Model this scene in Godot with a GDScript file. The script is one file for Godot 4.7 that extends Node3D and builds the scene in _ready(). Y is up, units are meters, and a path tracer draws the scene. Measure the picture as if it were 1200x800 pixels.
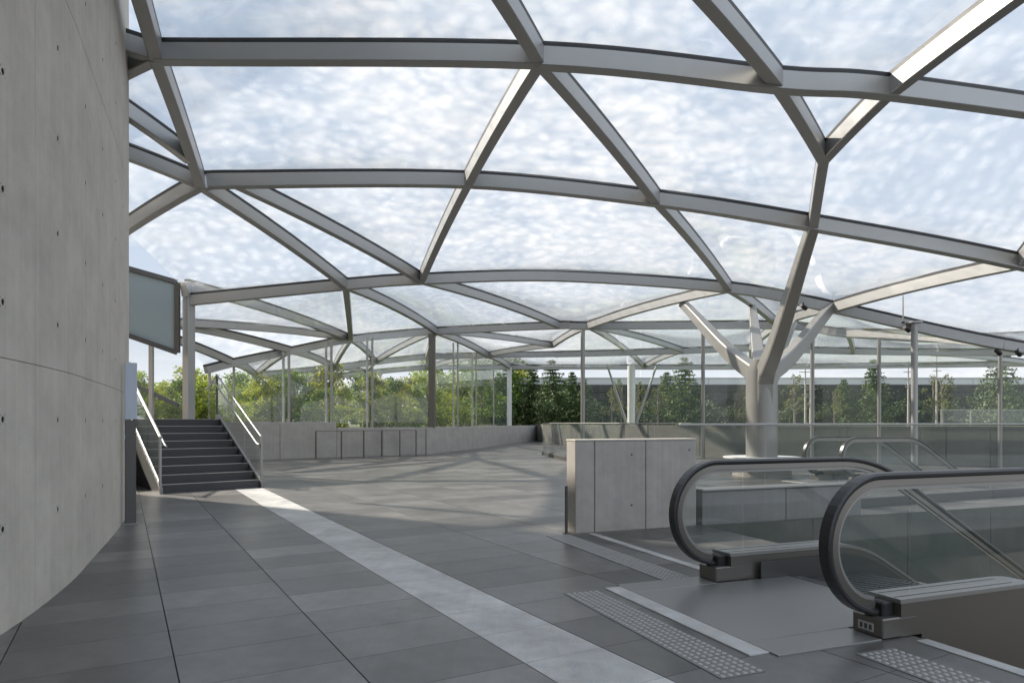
extends Node3D

# ---------------------------------------------------------------- mesh builder
class MB:
	var v := PackedVector3Array()
	var n := PackedVector3Array()
	var c := PackedColorArray()
	var col := Color(1, 1, 1)
	func tri(a: Vector3, b: Vector3, d: Vector3, h: Vector3) -> void:
		var nn := (d - a).cross(b - a)
		if nn.length_squared() < 1e-14:
			return
		nn = nn.normalized()
		if nn.dot(h) < 0.0:
			tri3(a, d, b, -nn, -nn, -nn)
		else:
			tri3(a, b, d, nn, nn, nn)
	func tri3(a: Vector3, b: Vector3, d: Vector3, na: Vector3, nb: Vector3, nd: Vector3) -> void:
		v.append(a); v.append(b); v.append(d)
		n.append(na); n.append(nb); n.append(nd)
		c.append(col); c.append(col); c.append(col)
	func quad(a: Vector3, b: Vector3, d: Vector3, e: Vector3, h: Vector3) -> void:
		tri(a, b, d, h)
		tri(a, d, e, h)
	# smooth quad, corner normals given
	func squad(p: Array, q: Array) -> void:
		for t in [[0, 1, 2], [0, 2, 3]]:
			var a: Vector3 = p[t[0]]; var b: Vector3 = p[t[1]]; var d: Vector3 = p[t[2]]
			var nn := (d - a).cross(b - a)
			if nn.length_squared() < 1e-16:
				continue
			if nn.dot(q[t[0]] + q[t[1]] + q[t[2]]) < 0.0:
				tri3(a, d, b, q[t[0]], q[t[2]], q[t[1]])
			else:
				tri3(a, b, d, q[t[0]], q[t[1]], q[t[2]])
	# box with chamfered edges; x is the box's frame, s its full size
	func box(x: Transform3D, s: Vector3, bev := 0.0) -> void:
		var h := s * 0.5
		var b: float = min(bev, min(h.x, min(h.y, h.z)) * 0.9)
		var ax := [Vector3.RIGHT, Vector3.UP, Vector3.BACK]
		for k in 3:
			var i: int = (k + 1) % 3
			var j: int = (k + 2) % 3
			for sg in [-1.0, 1.0]:
				var cc: Vector3 = ax[k] * h[k] * sg
				var ui: Vector3 = ax[i] * (h[i] - b)
				var uj: Vector3 = ax[j] * (h[j] - b)
				quad(x * (cc - ui - uj), x * (cc + ui - uj), x * (cc + ui + uj), x * (cc - ui + uj), x.basis * (ax[k] * sg))
		if b <= 0.0:
			return
		for k in 3:
			var i: int = (k + 1) % 3
			var j: int = (k + 2) % 3
			for si in [-1.0, 1.0]:
				for sj in [-1.0, 1.0]:
					var e: Vector3 = ax[k] * (h[k] - b)
					var p: Vector3 = ax[i] * h[i] * si + ax[j] * (h[j] - b) * sj
					var q: Vector3 = ax[i] * (h[i] - b) * si + ax[j] * h[j] * sj
					quad(x * (p - e), x * (p + e), x * (q + e), x * (q - e), x.basis * (ax[i] * si + ax[j] * sj))
		for sx in [-1.0, 1.0]:
			for sy in [-1.0, 1.0]:
				for sz in [-1.0, 1.0]:
					tri(x * Vector3(h.x * sx, (h.y - b) * sy, (h.z - b) * sz), x * Vector3((h.x - b) * sx, h.y * sy, (h.z - b) * sz), x * Vector3((h.x - b) * sx, (h.y - b) * sy, h.z * sz), x.basis * Vector3(sx, sy, sz))
	# box from a to b (a bar), width w across, height h; centred on the line
	func bar(a: Vector3, b: Vector3, w: float, h: float, bev := 0.0) -> void:
		var t := (b - a)
		var l := t.length()
		t = t / l
		var up := Vector3.UP
		if abs(t.y) > 0.98:
			up = Vector3.BACK
		var side := t.cross(up).normalized()
		up = side.cross(t).normalized()
		box(Transform3D(Basis(side, up, -t), (a + b) * 0.5), Vector3(w, h, l), bev)
	# round tube with radii
	func tube(pts: Array, rad: Array, sides := 10, caps := true, up0 := Vector3(0.13, 0.9, 0.31)) -> void:
		var m := pts.size()
		var rings := []
		var nrm := []
		for i in m:
			var t: Vector3 = (pts[min(i + 1, m - 1)] - pts[max(i - 1, 0)]).normalized()
			var u := up0
			if abs(t.dot(u.normalized())) > 0.97:
				u = Vector3(0.9, 0.1, 0.2)
			var s := t.cross(u).normalized()
			u = s.cross(t).normalized()
			var rr := []
			var nn := []
			for k in sides:
				var a := TAU * k / sides
				var d := s * cos(a) + u * sin(a)
				nn.append(d)
				var r: float = rad[i] if rad.size() > 1 else rad[0]
				rr.append(pts[i] + d * r)
			rings.append(rr)
			nrm.append(nn)
		for i in m - 1:
			for k in sides:
				var k2 := (k + 1) % sides
				squad([rings[i][k], rings[i][k2], rings[i + 1][k2], rings[i + 1][k]], [nrm[i][k], nrm[i][k2], nrm[i + 1][k2], nrm[i + 1][k]])
		if caps:
			var t0: Vector3 = (pts[0] - pts[1]).normalized()
			var t1: Vector3 = (pts[m - 1] - pts[m - 2]).normalized()
			for k in range(1, sides - 1):
				tri(rings[0][0], rings[0][k], rings[0][k + 1], t0)
				tri(rings[m - 1][0], rings[m - 1][k], rings[m - 1][k + 1], t1)
	# sweep of a closed section (x across, y up) along pts; scale per point
	func sweep(pts: Array, sec: Array, scl := [], up0 := Vector3.UP, caps := true) -> void:
		var m := pts.size()
		var k := sec.size()
		var rings := []
		for i in m:
			var t: Vector3 = (pts[min(i + 1, m - 1)] - pts[max(i - 1, 0)]).normalized()
			var s := t.cross(up0).normalized()
			var u := s.cross(t).normalized()
			var rr := []
			var f: Vector2 = scl[i] if scl.size() > 0 else Vector2.ONE
			for p in sec:
				rr.append(pts[i] + s * p.x * f.x + u * p.y * f.y)
			rings.append(rr)
		for i in m - 1:
			var cen := Vector3.ZERO
			for p in rings[i]:
				cen += p
			cen /= k
			for j in k:
				var j2 := (j + 1) % k
				var mid: Vector3 = (rings[i][j] + rings[i][j2]) * 0.5 - cen
				quad(rings[i][j], rings[i][j2], rings[i + 1][j2], rings[i + 1][j], mid)
		if caps:
			for j in range(1, k - 1):
				tri(rings[0][0], rings[0][j], rings[0][j + 1], pts[0] - pts[1])
				tri(rings[m - 1][0], rings[m - 1][j], rings[m - 1][j + 1], pts[m - 1] - pts[m - 2])
	# prism over a plan outline (x, z), from y0 up to y1
	func prism(poly: PackedVector2Array, y0: float, y1: float, bottom := false) -> void:
		var ix := Geometry2D.triangulate_polygon(poly)
		for i in range(0, ix.size(), 3):
			var a := poly[ix[i]]; var b := poly[ix[i + 1]]; var d := poly[ix[i + 2]]
			tri(Vector3(a.x, y1, a.y), Vector3(b.x, y1, b.y), Vector3(d.x, y1, d.y), Vector3.UP)
			if bottom:
				tri(Vector3(a.x, y0, a.y), Vector3(b.x, y0, b.y), Vector3(d.x, y0, d.y), Vector3.DOWN)
		var cw := Geometry2D.is_polygon_clockwise(poly)
		for i in poly.size():
			var a := poly[i]; var b := poly[(i + 1) % poly.size()]
			var e := b - a
			var o := Vector2(e.y, -e.x)
			if cw:
				o = -o
			quad(Vector3(a.x, y0, a.y), Vector3(b.x, y0, b.y), Vector3(b.x, y1, b.y), Vector3(a.x, y1, a.y), Vector3(o.x, 0, o.y))
	# prism over an outline in the local x-y plane, thick along z
	func slab(poly: PackedVector2Array, z0: float, z1: float) -> void:
		var ix := Geometry2D.triangulate_polygon(poly)
		for i in range(0, ix.size(), 3):
			var a := poly[ix[i]]; var b := poly[ix[i + 1]]; var d := poly[ix[i + 2]]
			tri(Vector3(a.x, a.y, z0), Vector3(b.x, b.y, z0), Vector3(d.x, d.y, z0), Vector3(0, 0, -1))
			tri(Vector3(a.x, a.y, z1), Vector3(b.x, b.y, z1), Vector3(d.x, d.y, z1), Vector3(0, 0, 1))
		var cw := Geometry2D.is_polygon_clockwise(poly)
		for i in poly.size():
			var a := poly[i]; var b := poly[(i + 1) % poly.size()]
			var e := b - a
			var o := Vector2(e.y, -e.x)
			if cw:
				o = -o
			quad(Vector3(a.x, a.y, z0), Vector3(b.x, b.y, z0), Vector3(b.x, b.y, z1), Vector3(a.x, a.y, z1), Vector3(o.x, o.y, 0))
	func mesh() -> ArrayMesh:
		var arr := []
		arr.resize(Mesh.ARRAY_MAX)
		arr[Mesh.ARRAY_VERTEX] = v
		arr[Mesh.ARRAY_NORMAL] = n
		arr[Mesh.ARRAY_COLOR] = c
		var am := ArrayMesh.new()
		am.add_surface_from_arrays(Mesh.PRIMITIVE_TRIANGLES, arr)
		return am

# ---------------------------------------------------------------- helpers
var M := {}
var rng := RandomNumberGenerator.new()
var used := {}

func numbered(called: String) -> String:
	if not used.has(called):
		used[called] = 0
		return called
	used[called] += 1
	return "%s_%03d" % [called, used[called]]

func obj(called: String, mb: MB, mat: Material, parent: Node = null) -> MeshInstance3D:
	return put(called, mb.mesh(), mat, parent)

func put(called: String, me: Mesh, mat: Material, parent: Node = null) -> MeshInstance3D:
	var o := MeshInstance3D.new()
	o.mesh = me
	o.material_override = mat
	if parent == null:
		o.name = numbered(called)
		add_child(o, true)
	else:
		o.name = called
		parent.add_child(o, true)
	return o

func tag(o: Node, label: String, category: String, group := "") -> Node:
	o.set_meta("label", label)
	o.set_meta("category", category)
	if group != "":
		o.set_meta("group", group)
	return o

func thing(called: String, label: String, category: String, at := Vector3.ZERO, turn := 0.0, group := "") -> Node3D:
	var o := Node3D.new()
	o.name = numbered(called)
	add_child(o, true)
	o.position = at
	o.rotation.y = turn
	tag(o, label, category, group)
	return o

func structure(o: Node) -> Node:
	o.set_meta("kind", "structure")
	return o

func lin(r: float, g: float, b: float) -> Color:
	return Color(r, g, b).linear_to_srgb()

func mat(col: Color, rough := 0.6, metal := 0.0) -> StandardMaterial3D:
	var m := StandardMaterial3D.new()
	m.albedo_color = col
	m.roughness = rough
	m.metallic = metal
	return m

func pane_mat(col: Color, alpha: float) -> StandardMaterial3D:
	var m := mat(Color(col.r, col.g, col.b, alpha), 0.03)
	m.transparency = BaseMaterial3D.TRANSPARENCY_ALPHA
	m.cull_mode = BaseMaterial3D.CULL_DISABLED
	return m

func tri_uv(m: StandardMaterial3D, s: float) -> void:
	m.uv1_triplanar = true
	m.uv1_world_triplanar = true
	m.uv1_scale = Vector3(s, s, s)

func noise_bytes(size: int, freq: float, seed_: int, type := FastNoiseLite.TYPE_SIMPLEX_SMOOTH, oct := 4) -> PackedByteArray:
	var f := FastNoiseLite.new()
	f.seed = seed_
	f.frequency = freq
	f.noise_type = type
	f.fractal_octaves = oct
	if type == FastNoiseLite.TYPE_CELLULAR:
		f.fractal_type = FastNoiseLite.FRACTAL_NONE
		f.cellular_return_type = FastNoiseLite.RETURN_DISTANCE
		f.cellular_jitter = 0.9
	var im := f.get_seamless_image(size, size, false, false, 0.1, true)
	im.convert(Image.FORMAT_L8)
	return im.get_data()

# concrete: blotches, vertical runs, pores
func concrete_texture(size: int, blotch: float, runs: float, grain: float, sd: int) -> ImageTexture:
	var a := noise_bytes(size, 0.004, sd)
	var b := noise_bytes(size, 0.02, sd + 1)
	var g := noise_bytes(size, 0.22, sd + 2, FastNoiseLite.TYPE_SIMPLEX_SMOOTH, 2)
	var s := noise_bytes(size, 0.012, sd + 3)
	var out := PackedByteArray()
	out.resize(size * size * 3)
	for y in size:
		for x in size:
			var i := y * size + x
			var st: int = s[((y >> 4) % size) * size + (x * 3) % size]
			var st2: int = s[((y >> 3) % size + 200) % size * size + (x * 7) % size]
			var t := 0.86 + blotch * ((a[i] - 128) / 128.0 + 0.45 * (b[i] - 128) / 128.0) + runs * ((st - 128) / 128.0 + 0.6 * (st2 - 128) / 128.0) + grain * (g[i] - 128) / 128.0
			if g[i] < 42 and b[i] < 120:
				t -= 0.12
			var w := (b[(i + 7777) % (size * size)] - 128) / 128.0 * 0.012
			out[i * 3] = int(clampf(t + w, 0.0, 1.0) * 255.0)
			out[i * 3 + 1] = int(clampf(t, 0.0, 1.0) * 255.0)
			out[i * 3 + 2] = int(clampf(t - w, 0.0, 1.0) * 255.0)
	var im := Image.create_from_data(size, size, false, Image.FORMAT_RGB8, out)
	im.generate_mipmaps()
	return ImageTexture.create_from_image(im)

# milky print on the roof cushions: white, alpha says how dense it is
func print_texture(size: int) -> ImageTexture:
	var a := noise_bytes(size, 0.0045, 71)
	var b := noise_bytes(size, 0.023, 72, FastNoiseLite.TYPE_CELLULAR)
	var s := noise_bytes(size, 0.016, 73)
	var w := noise_bytes(size, 0.03, 74)
	var out := PackedByteArray()
	out.resize(size * size * 4)
	out.fill(255)
	var m := size - 1
	for y in size:
		for x in size:
			var i := y * size + x
			var q: int = (w[i] - 128) >> 4
			var k: int = b[((y + q) & m) * size + ((x - q) & m)]
			var spot := clampf(1.1 - k / 105.0, 0.0, 1.0)
			var run: int = s[((y * 11) & m) * size + (x >> 3)]
			var t := 0.055 + 0.26 * spot + 0.05 * (a[i] - 128) / 128.0 + 0.04 * (s[i] - 128) / 128.0 + 0.035 * clampf((run - 150) / 50.0, 0.0, 1.0)
			out[i * 4 + 3] = int(clampf(t, 0.06, 0.7) * 255.0)
	return ImageTexture.create_from_image(Image.create_from_data(size, size, false, Image.FORMAT_RGBA8, out))

# ---------------------------------------------------------------- sky
var sky_w := 4096
var sky_h := 2048
var sky_px: Array = []
var cells: PackedByteArray
var soft: PackedByteArray
var wisps: PackedByteArray
var sun_dir := Vector3.ZERO
var enc: PackedByteArray

func sky_row(y: int) -> void:
	var row := PackedByteArray()
	row.resize(sky_w * 3)
	var el := (0.5 - (y + 0.5) / sky_h) * PI
	var se := sin(el)
	var ce := cos(el)
	var k := ce / (se + 0.26)
	var hz := pow(clampf(1.0 - se, 0.0, 1.0), 7.0)
	var fade := clampf(se / 0.10, 0.0, 1.0)
	for x in sky_w:
		var az := ((x + 0.5) / sky_w - 0.5) * TAU
		var sa := sin(az)
		var ca := cos(az)
		var px := sa * k
		var pz := -ca * k
		# two octaves of cells: the small cloudlets and their banks
		var wob: int = soft[(int(pz * 330.0) & 1023) * 1024 + (int(px * 300.0) & 1023)]
		var w := (wob - 128) * 0.16
		var c1: int = cells[(int(pz * 560.0 + w) & 1023) * 1024 + (int(px * 430.0 + w * 1.4) & 1023)]
		var c2: int = cells[(int(pz * 1010.0 - w * 1.3 + 400.0) & 1023) * 1024 + (int(px * 760.0 + w) & 1023)]
		var m1: int = soft[(int(pz * 80.0 + 300) & 1023) * 1024 + (int(px * 64.0 + 77) & 1023)]
		var wv: int = wisps[(int(pz * 640.0) & 1023) * 1024 + (int(px * 230.0) & 1023)]
		var bank := clampf((m1 - 92) / 70.0, 0.0, 1.0)
		var blob := clampf(1.15 - c1 / 118.0, 0.0, 1.0)
		var fine := clampf(1.1 - c2 / 120.0, 0.0, 1.0)
		var big := clampf((m1 - 60) / 136.0, 0.0, 1.0)
		var d := clampf(-0.10 + big * (0.40 + 0.30 * blob + 0.22 * fine) + 0.20 * bank * blob + (wv - 128) / 128.0 * 0.26 + (wob - 128) / 128.0 * 0.30, 0.0, 1.0)
		d = d * fade + 0.62 * (1.0 - fade)
		var toward := clampf(ce * sa * sun_dir.x + se * sun_dir.y - ce * ca * sun_dir.z, 0.0, 1.0)
		var t2 := toward * toward
		var glow := 1.0 + 0.50 * t2 + 1.4 * t2 * t2 * t2 * t2 * t2 * t2
		var r := lerpf(lerpf(0.33, 0.68, d), 0.69, hz * 0.8) * glow
		var g := lerpf(lerpf(0.40, 0.685, d), 0.70, hz * 0.8) * glow
		var b := lerpf(lerpf(0.50, 0.695, d), 0.71, hz * 0.8) * glow
		row[x * 3] = enc[int(clampf(r * 0.5, 0.0, 1.0) * 1023.0)]
		row[x * 3 + 1] = enc[int(clampf(g * 0.5, 0.0, 1.0) * 1023.0)]
		row[x * 3 + 2] = enc[int(clampf(b * 0.5, 0.0, 1.0) * 1023.0)]
	sky_px[y] = row

func make_sky() -> ImageTexture:
	cells = noise_bytes(1024, 0.045, 31, FastNoiseLite.TYPE_CELLULAR)
	soft = noise_bytes(1024, 0.011, 32)
	wisps = noise_bytes(1024, 0.02, 33)
	var half := sky_h / 2
	enc.resize(1024)
	for i in 1024:
		enc[i] = int(Color(i / 1023.0, 0, 0).linear_to_srgb().r * 255.0 + 0.5)
	sky_px.resize(half)
	var id := WorkerThreadPool.add_group_task(sky_row, half)
	WorkerThreadPool.wait_for_group_task_completion(id)
	var all := PackedByteArray()
	for y in half:
		all.append_array(sky_px[y])
	all.resize(sky_w * sky_h * 3)
	var im := Image.create_from_data(sky_w, sky_h, false, Image.FORMAT_RGB8, all)
	im.fill_rect(Rect2i(0, half, sky_w, half), Color(0.33, 0.335, 0.33))
	sky_px.clear()
	return ImageTexture.create_from_image(im)

# ---------------------------------------------------------------- the two plan frames
# paving runs along PA (across: PB); escalators run along EB (across: EA)
const PA := Vector2(-0.4945, -0.869)
const PB := Vector2(0.869, -0.4945)
const EA := Vector2(-0.361, -0.9326)
const EB := Vector2(0.9326, -0.361)
const E_TURN := 0.3694
var void_a: PackedVector2Array
var void_b: PackedVector2Array

func pave(a: float, b: float) -> Vector2:
	return PA * a + PB * b

func esc(e1: float, e2: float) -> Vector2:
	return EA * e1 + EB * e2

func v3(p: Vector2, y: float) -> Vector3:
	return Vector3(p.x, y, p.y)

func rect_e(e1a: float, e1b: float, e2a: float, e2b: float) -> PackedVector2Array:
	return PackedVector2Array([esc(e1a, e2a), esc(e1a, e2b), esc(e1b, e2b), esc(e1b, e2a)])

func spline(p: Array, per: int) -> Array:
	var out := []
	var m := p.size()
	for i in m - 1:
		var a = p[max(i - 1, 0)]
		var b = p[i]
		var c = p[i + 1]
		var d = p[min(i + 2, m - 1)]
		if i == 0:
			a = b * 2.0 - c
		if i == m - 2:
			d = c * 2.0 - b
		for k in per:
			out.append(b.cubic_interpolate(c, a, d, float(k) / per))
	out.append(p[m - 1])
	return out

func _ready() -> void:
	rng.seed = 7
	# ------------------------------------------------ camera, sky, sun, exposure
	var cam := Camera3D.new()
	cam.name = "camera"
	cam.projection = Camera3D.PROJECTION_FRUSTUM
	cam.near = 0.05
	cam.far = 1500.0
	cam.size = 0.05
	cam.frustum_offset = Vector2(0, 0.05 * 95.0 / 800.0)
	cam.position = Vector3(0, 1.4, 0)
	add_child(cam)
	cam.current = true
	var sun := DirectionalLight3D.new()
	sun.name = "sun"
	var el := deg_to_rad(38.0)
	sun_dir = Vector3(-0.86 * cos(el), sin(el), -0.51 * cos(el)).normalized()
	sun.light_energy = 1.6
	sun.light_color = Color(1.0, 0.965, 0.91)
	sun.light_angular_distance = 1.4
	sun.shadow_enabled = true
	add_child(sun)
	sun.look_at_from_position(sun_dir * 50.0, Vector3.ZERO)
	var env := Environment.new()
	env.background_mode = Environment.BG_SKY
	var pm := PanoramaSkyMaterial.new()
	pm.panorama = make_sky()
	var sk := Sky.new()
	sk.sky_material = pm
	env.sky = sk
	env.background_energy_multiplier = 1.45
	env.tonemap_mode = Environment.TONE_MAPPER_LINEAR
	env.tonemap_exposure = 2.25
	env.sdfgi_enabled = true
	env.ssao_enabled = true
	env.ssil_enabled = true
	var we := WorldEnvironment.new()
	we.environment = env
	add_child(we)
	print("sky done ", Time.get_ticks_msec())
	materials()
	void_a = PackedVector2Array([esc(0.6, 4.08), esc(0.6, 17.0), esc(7.7, 17.0), esc(7.7, 5.75), esc(5.22, 5.75), esc(5.22, 4.08)])
	void_b = rect_e(11.5, 13.1, 13.3, 24.0)
	# ------------------------------------------------ structure
	build_floor()
	build_lower_level()
	build_outside()
	build_curved_wall()
	build_roof()
	build_tree_columns()
	build_terrace_and_stair()
	build_parapets()
	build_facades()
	# ------------------------------------------------ objects
	build_escalators()
	build_balustrades()
	build_small_things()
	build_trees()
	print("built ", Time.get_ticks_msec())

func materials() -> void:
	var ct := concrete_texture(1024, 0.06, 0.03, 0.028, 3)
	var tt := concrete_texture(512, 0.10, 0.02, 0.06, 11)
	print("textures ", Time.get_ticks_msec())
	var m := mat(lin(0.61, 0.56, 0.49), 0.72)
	m.albedo_texture = ct
	tri_uv(m, 0.27)
	M.concrete = m
	m = mat(lin(0.46, 0.43, 0.39), 0.75)
	m.albedo_texture = ct
	tri_uv(m, 0.35)
	M.concrete_b = m
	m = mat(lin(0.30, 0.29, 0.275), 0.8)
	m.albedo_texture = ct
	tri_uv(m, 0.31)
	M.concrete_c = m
	M.tiles = []
	for k in 5:
		var t: float = [0.092, 0.112, 0.130, 0.162, 0.200][k]
		m = mat(lin(t, t * 0.955, t * 0.90), [0.36, 0.34, 0.33, 0.34, 0.32][k])
		m.albedo_texture = tt
		tri_uv(m, 0.6)
		M.tiles.append(m)
	M.band = []
	for k in 3:
		var t: float = [0.47, 0.50, 0.53][k]
		m = mat(lin(t, t * 0.985, t * 0.955), 0.42)
		m.albedo_texture = tt
		tri_uv(m, 0.6)
		M.band.append(m)
	m = mat(Color(1, 1, 1), 0.32)
	m.vertex_color_use_as_albedo = true
	m.albedo_texture = tt
	tri_uv(m, 0.6)
	M.paving = m
	M.grout = mat(lin(0.05, 0.05, 0.05), 0.9)
	M.tactile = mat(lin(0.14, 0.136, 0.13), 0.5)
	M.stud = mat(lin(0.30, 0.29, 0.27), 0.4)
	M.beam = mat(lin(0.35, 0.35, 0.345), 0.44, 0.6)
	M.gasket = mat(lin(0.012, 0.012, 0.013), 0.5)
	M.steel = mat(lin(0.30, 0.295, 0.28), 0.42, 0.75)
	M.shaded_concrete = mat(lin(0.13, 0.125, 0.11), 0.8)  # concrete coloured darker to carry the shade on the far walls
	M.shaded_concrete.albedo_texture = ct
	tri_uv(M.shaded_concrete, 0.3)
	M.plate = mat(lin(0.22, 0.218, 0.21), 0.36, 0.55)
	M.dark_steel = mat(lin(0.09, 0.088, 0.085), 0.42, 0.5)
	M.clad = mat(lin(0.17, 0.158, 0.14), 0.36, 0.7)
	M.hole_shade = mat(lin(0.055, 0.052, 0.048), 0.8)  # dark tone that paints the shade inside the tie holes
	M.rubber = mat(lin(0.016, 0.016, 0.017), 0.32)
	M.black = mat(lin(0.012, 0.012, 0.012), 0.6)
	M.roof_glass = pane_mat(lin(0.90, 0.915, 0.93), 1.0)
	M.roof_glass.albedo_texture = print_texture(1024)
	tri_uv(M.roof_glass, 0.115)
	M.roof_glass.roughness = 0.25
	M.foil = pane_mat(lin(0.8, 0.82, 0.84), 0.05)
	M.foil.roughness = 0.08
	M.roof_glass.backlight_enabled = true
	M.roof_glass.backlight = Color(0.97, 0.98, 1.0)
	M.clear_glass = pane_mat(lin(0.06, 0.10, 0.085), 0.21)
	M.facade_glass = pane_mat(lin(0.5, 0.62, 0.56), 0.10)
	M.edge_glass = mat(lin(0.30, 0.42, 0.36), 0.2)
	M.frosted = mat(lin(0.24, 0.29, 0.31), 0.22)
	M.stair = mat(lin(0.032, 0.032, 0.036), 0.5)
	M.white_steel = mat(lin(0.62, 0.62, 0.60), 0.4)
	M.sign = mat(lin(0.42, 0.47, 0.55), 0.35)

# ---------------------------------------------------------------- floor
func clipped(poly: PackedVector2Array) -> Array:
	var got := [poly]
	for hole in [void_a, void_b]:
		var nx := []
		for p in got:
			for q in Geometry2D.clip_polygons(p, hole):
				if q.size() > 2 and not Geometry2D.is_polygon_clockwise(q) == Geometry2D.is_polygon_clockwise(p) and false:
					continue
				nx.append(q)
		got = nx
	return got

func build_floor() -> void:
	var floor_node := Node3D.new()
	floor_node.name = "floor"
	add_child(floor_node)
	structure(floor_node)
	# grout bed below the slabs, in strips so that the openings stay open
	var bed := MB.new()
	for i in range(-12, 40):
		for j in range(-14, 40):
			var q := PackedVector2Array([pave(i * 2.0, j * 2.0), pave(i * 2.0 + 2.0, j * 2.0), pave(i * 2.0 + 2.0, j * 2.0 + 2.0), pave(i * 2.0, j * 2.0 + 2.0)])
			for p in clipped(q):
				bed.prism(p, -0.30, -0.010)
	obj("grout_bed", bed, M.grout, floor_node)
	# lanes of slabs across the paving direction: start, end, kind
	var lanes := []
	var b := 0.26
	while b > -14.0:
		lanes.append([b - 0.885, b, 0])
		b -= 0.885
	lanes.append([0.26, 1.15, 0])
	lanes.append([1.15, 2.03, 2])
	lanes.append([2.03, 2.59, 1])
	b = 2.59
	while b < 36.0:
		lanes.append([b, b + 1.14, 0])
		b += 1.14
	var cand := []
	for ln in lanes:
		var off := 0.0
		for i in range(-10, 110):
			var a0 := i * 0.57 + off
			var a1 := a0 + 0.57
			var cen := pave((a0 + a1) * 0.5, (ln[0] + ln[1]) * 0.5)
			var z := -cen.y
			var tone := rng.randf()
			var group := rng.randi() % 3
			if group == 0 and i % 2 == 0:
				tone = fposmod(tone + 0.33, 1.0)
			var score := -1.0
			if z > 2.6:
				var uu := cen.x / z
				if abs(uu) < 0.80:
					score = 1.0 / z
			cand.append([score, a0, a1, ln[0], ln[1], ln[2], tone])
	cand.sort_custom(func(p, q): return p[0] > q[0])
	var far := MB.new()
	var made := 0
	for t in cand:
		var g := 0.0022
		var gl := 0.004
		var q := PackedVector2Array([pave(t[1] + g, t[3] + gl), pave(t[2] - g, t[3] + gl), pave(t[2] - g, t[4] - gl), pave(t[1] + g, t[4] - gl)])
		for p in clipped(q):
			if p.size() < 3:
				continue
			var near: bool = made < 296 and t[0] > 0.0
			var mb := MB.new() if near else far
			var ix: int
			if t[5] == 1:
				ix = int(t[6] * 2.99)
				var cc: float = [0.47, 0.50, 0.53][ix]
				mb.col = Color(cc, cc * 0.985, cc * 0.955)
			else:
				ix = int(t[6] * 3.99) + (1 if t[5] == 2 else 0)
				var cc: float = [0.092, 0.112, 0.130, 0.162, 0.200][ix]
				mb.col = Color(cc, cc * 0.955, cc * 0.90)
			mb.prism(p, -0.009, 0.0)
			if near:
				obj("tile", mb, M.band[ix] if t[5] == 1 else M.tiles[ix], floor_node)
				made += 1
	var fo := obj("paving", far, M.paving, floor_node)
	fo.set_meta("kind", "stuff")
	# nosing strips where the stairs leave the floor
	for r in [[5.25, 7.68], [0.62, 3.14]]:
		var nb := MB.new()
		nb.prism(rect_e(r[0], r[1], 3.99, 4.09), -0.05, 0.006)
		obj("nosing_strip", nb, M.band[1], floor_node)
	# tactile warning strips
	for r in [[3.06, 5.06, 2.41, 2.715], [5.15, 7.70, 3.43, 3.735], [0.7, 3.10, 3.43, 3.735]]:
		var st := Node3D.new()
		st.name = "tactile_strip"
		floor_node.add_child(st, true)
		var k := 0
		var e: float = r[0]
		var bumps := MB.new()
		while e < r[1] - 0.05:
			var e2: float = min(e + 0.305, r[1])
			var tb := MB.new()
			tb.prism(rect_e(e + 0.0015, e2 - 0.0015, r[2], r[3]), -0.002, 0.004)
			obj("tactile_tile", tb, M.tactile, st)
			var y := e + 0.025
			while y < e2 - 0.01:
				for j in 6:
					var x: float = r[2] + 0.027 + j * 0.05
					var c0 := esc(y, x)
					var ring := []
					var top := []
					for s in 6:
						var an := TAU * s / 6
						var d := Vector2(cos(an), sin(an))
						ring.append(v3(c0 + d * 0.0175, 0.0042))
						top.append(v3(c0 + d * 0.011, 0.0092))
					for s in 6:
						var s2 := (s + 1) % 6
						bumps.quad(ring[s], ring[s2], top[s2], top[s], ring[s] - v3(c0, -0.01))
					for s in range(1, 5):
						bumps.tri(top[0], top[s], top[s + 1], Vector3.UP)
				y += 0.05
			e = e2
			k += 1
		var bo := obj("studs", bumps, M.stud, st)
		bo.set_meta("kind", "stuff")

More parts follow.
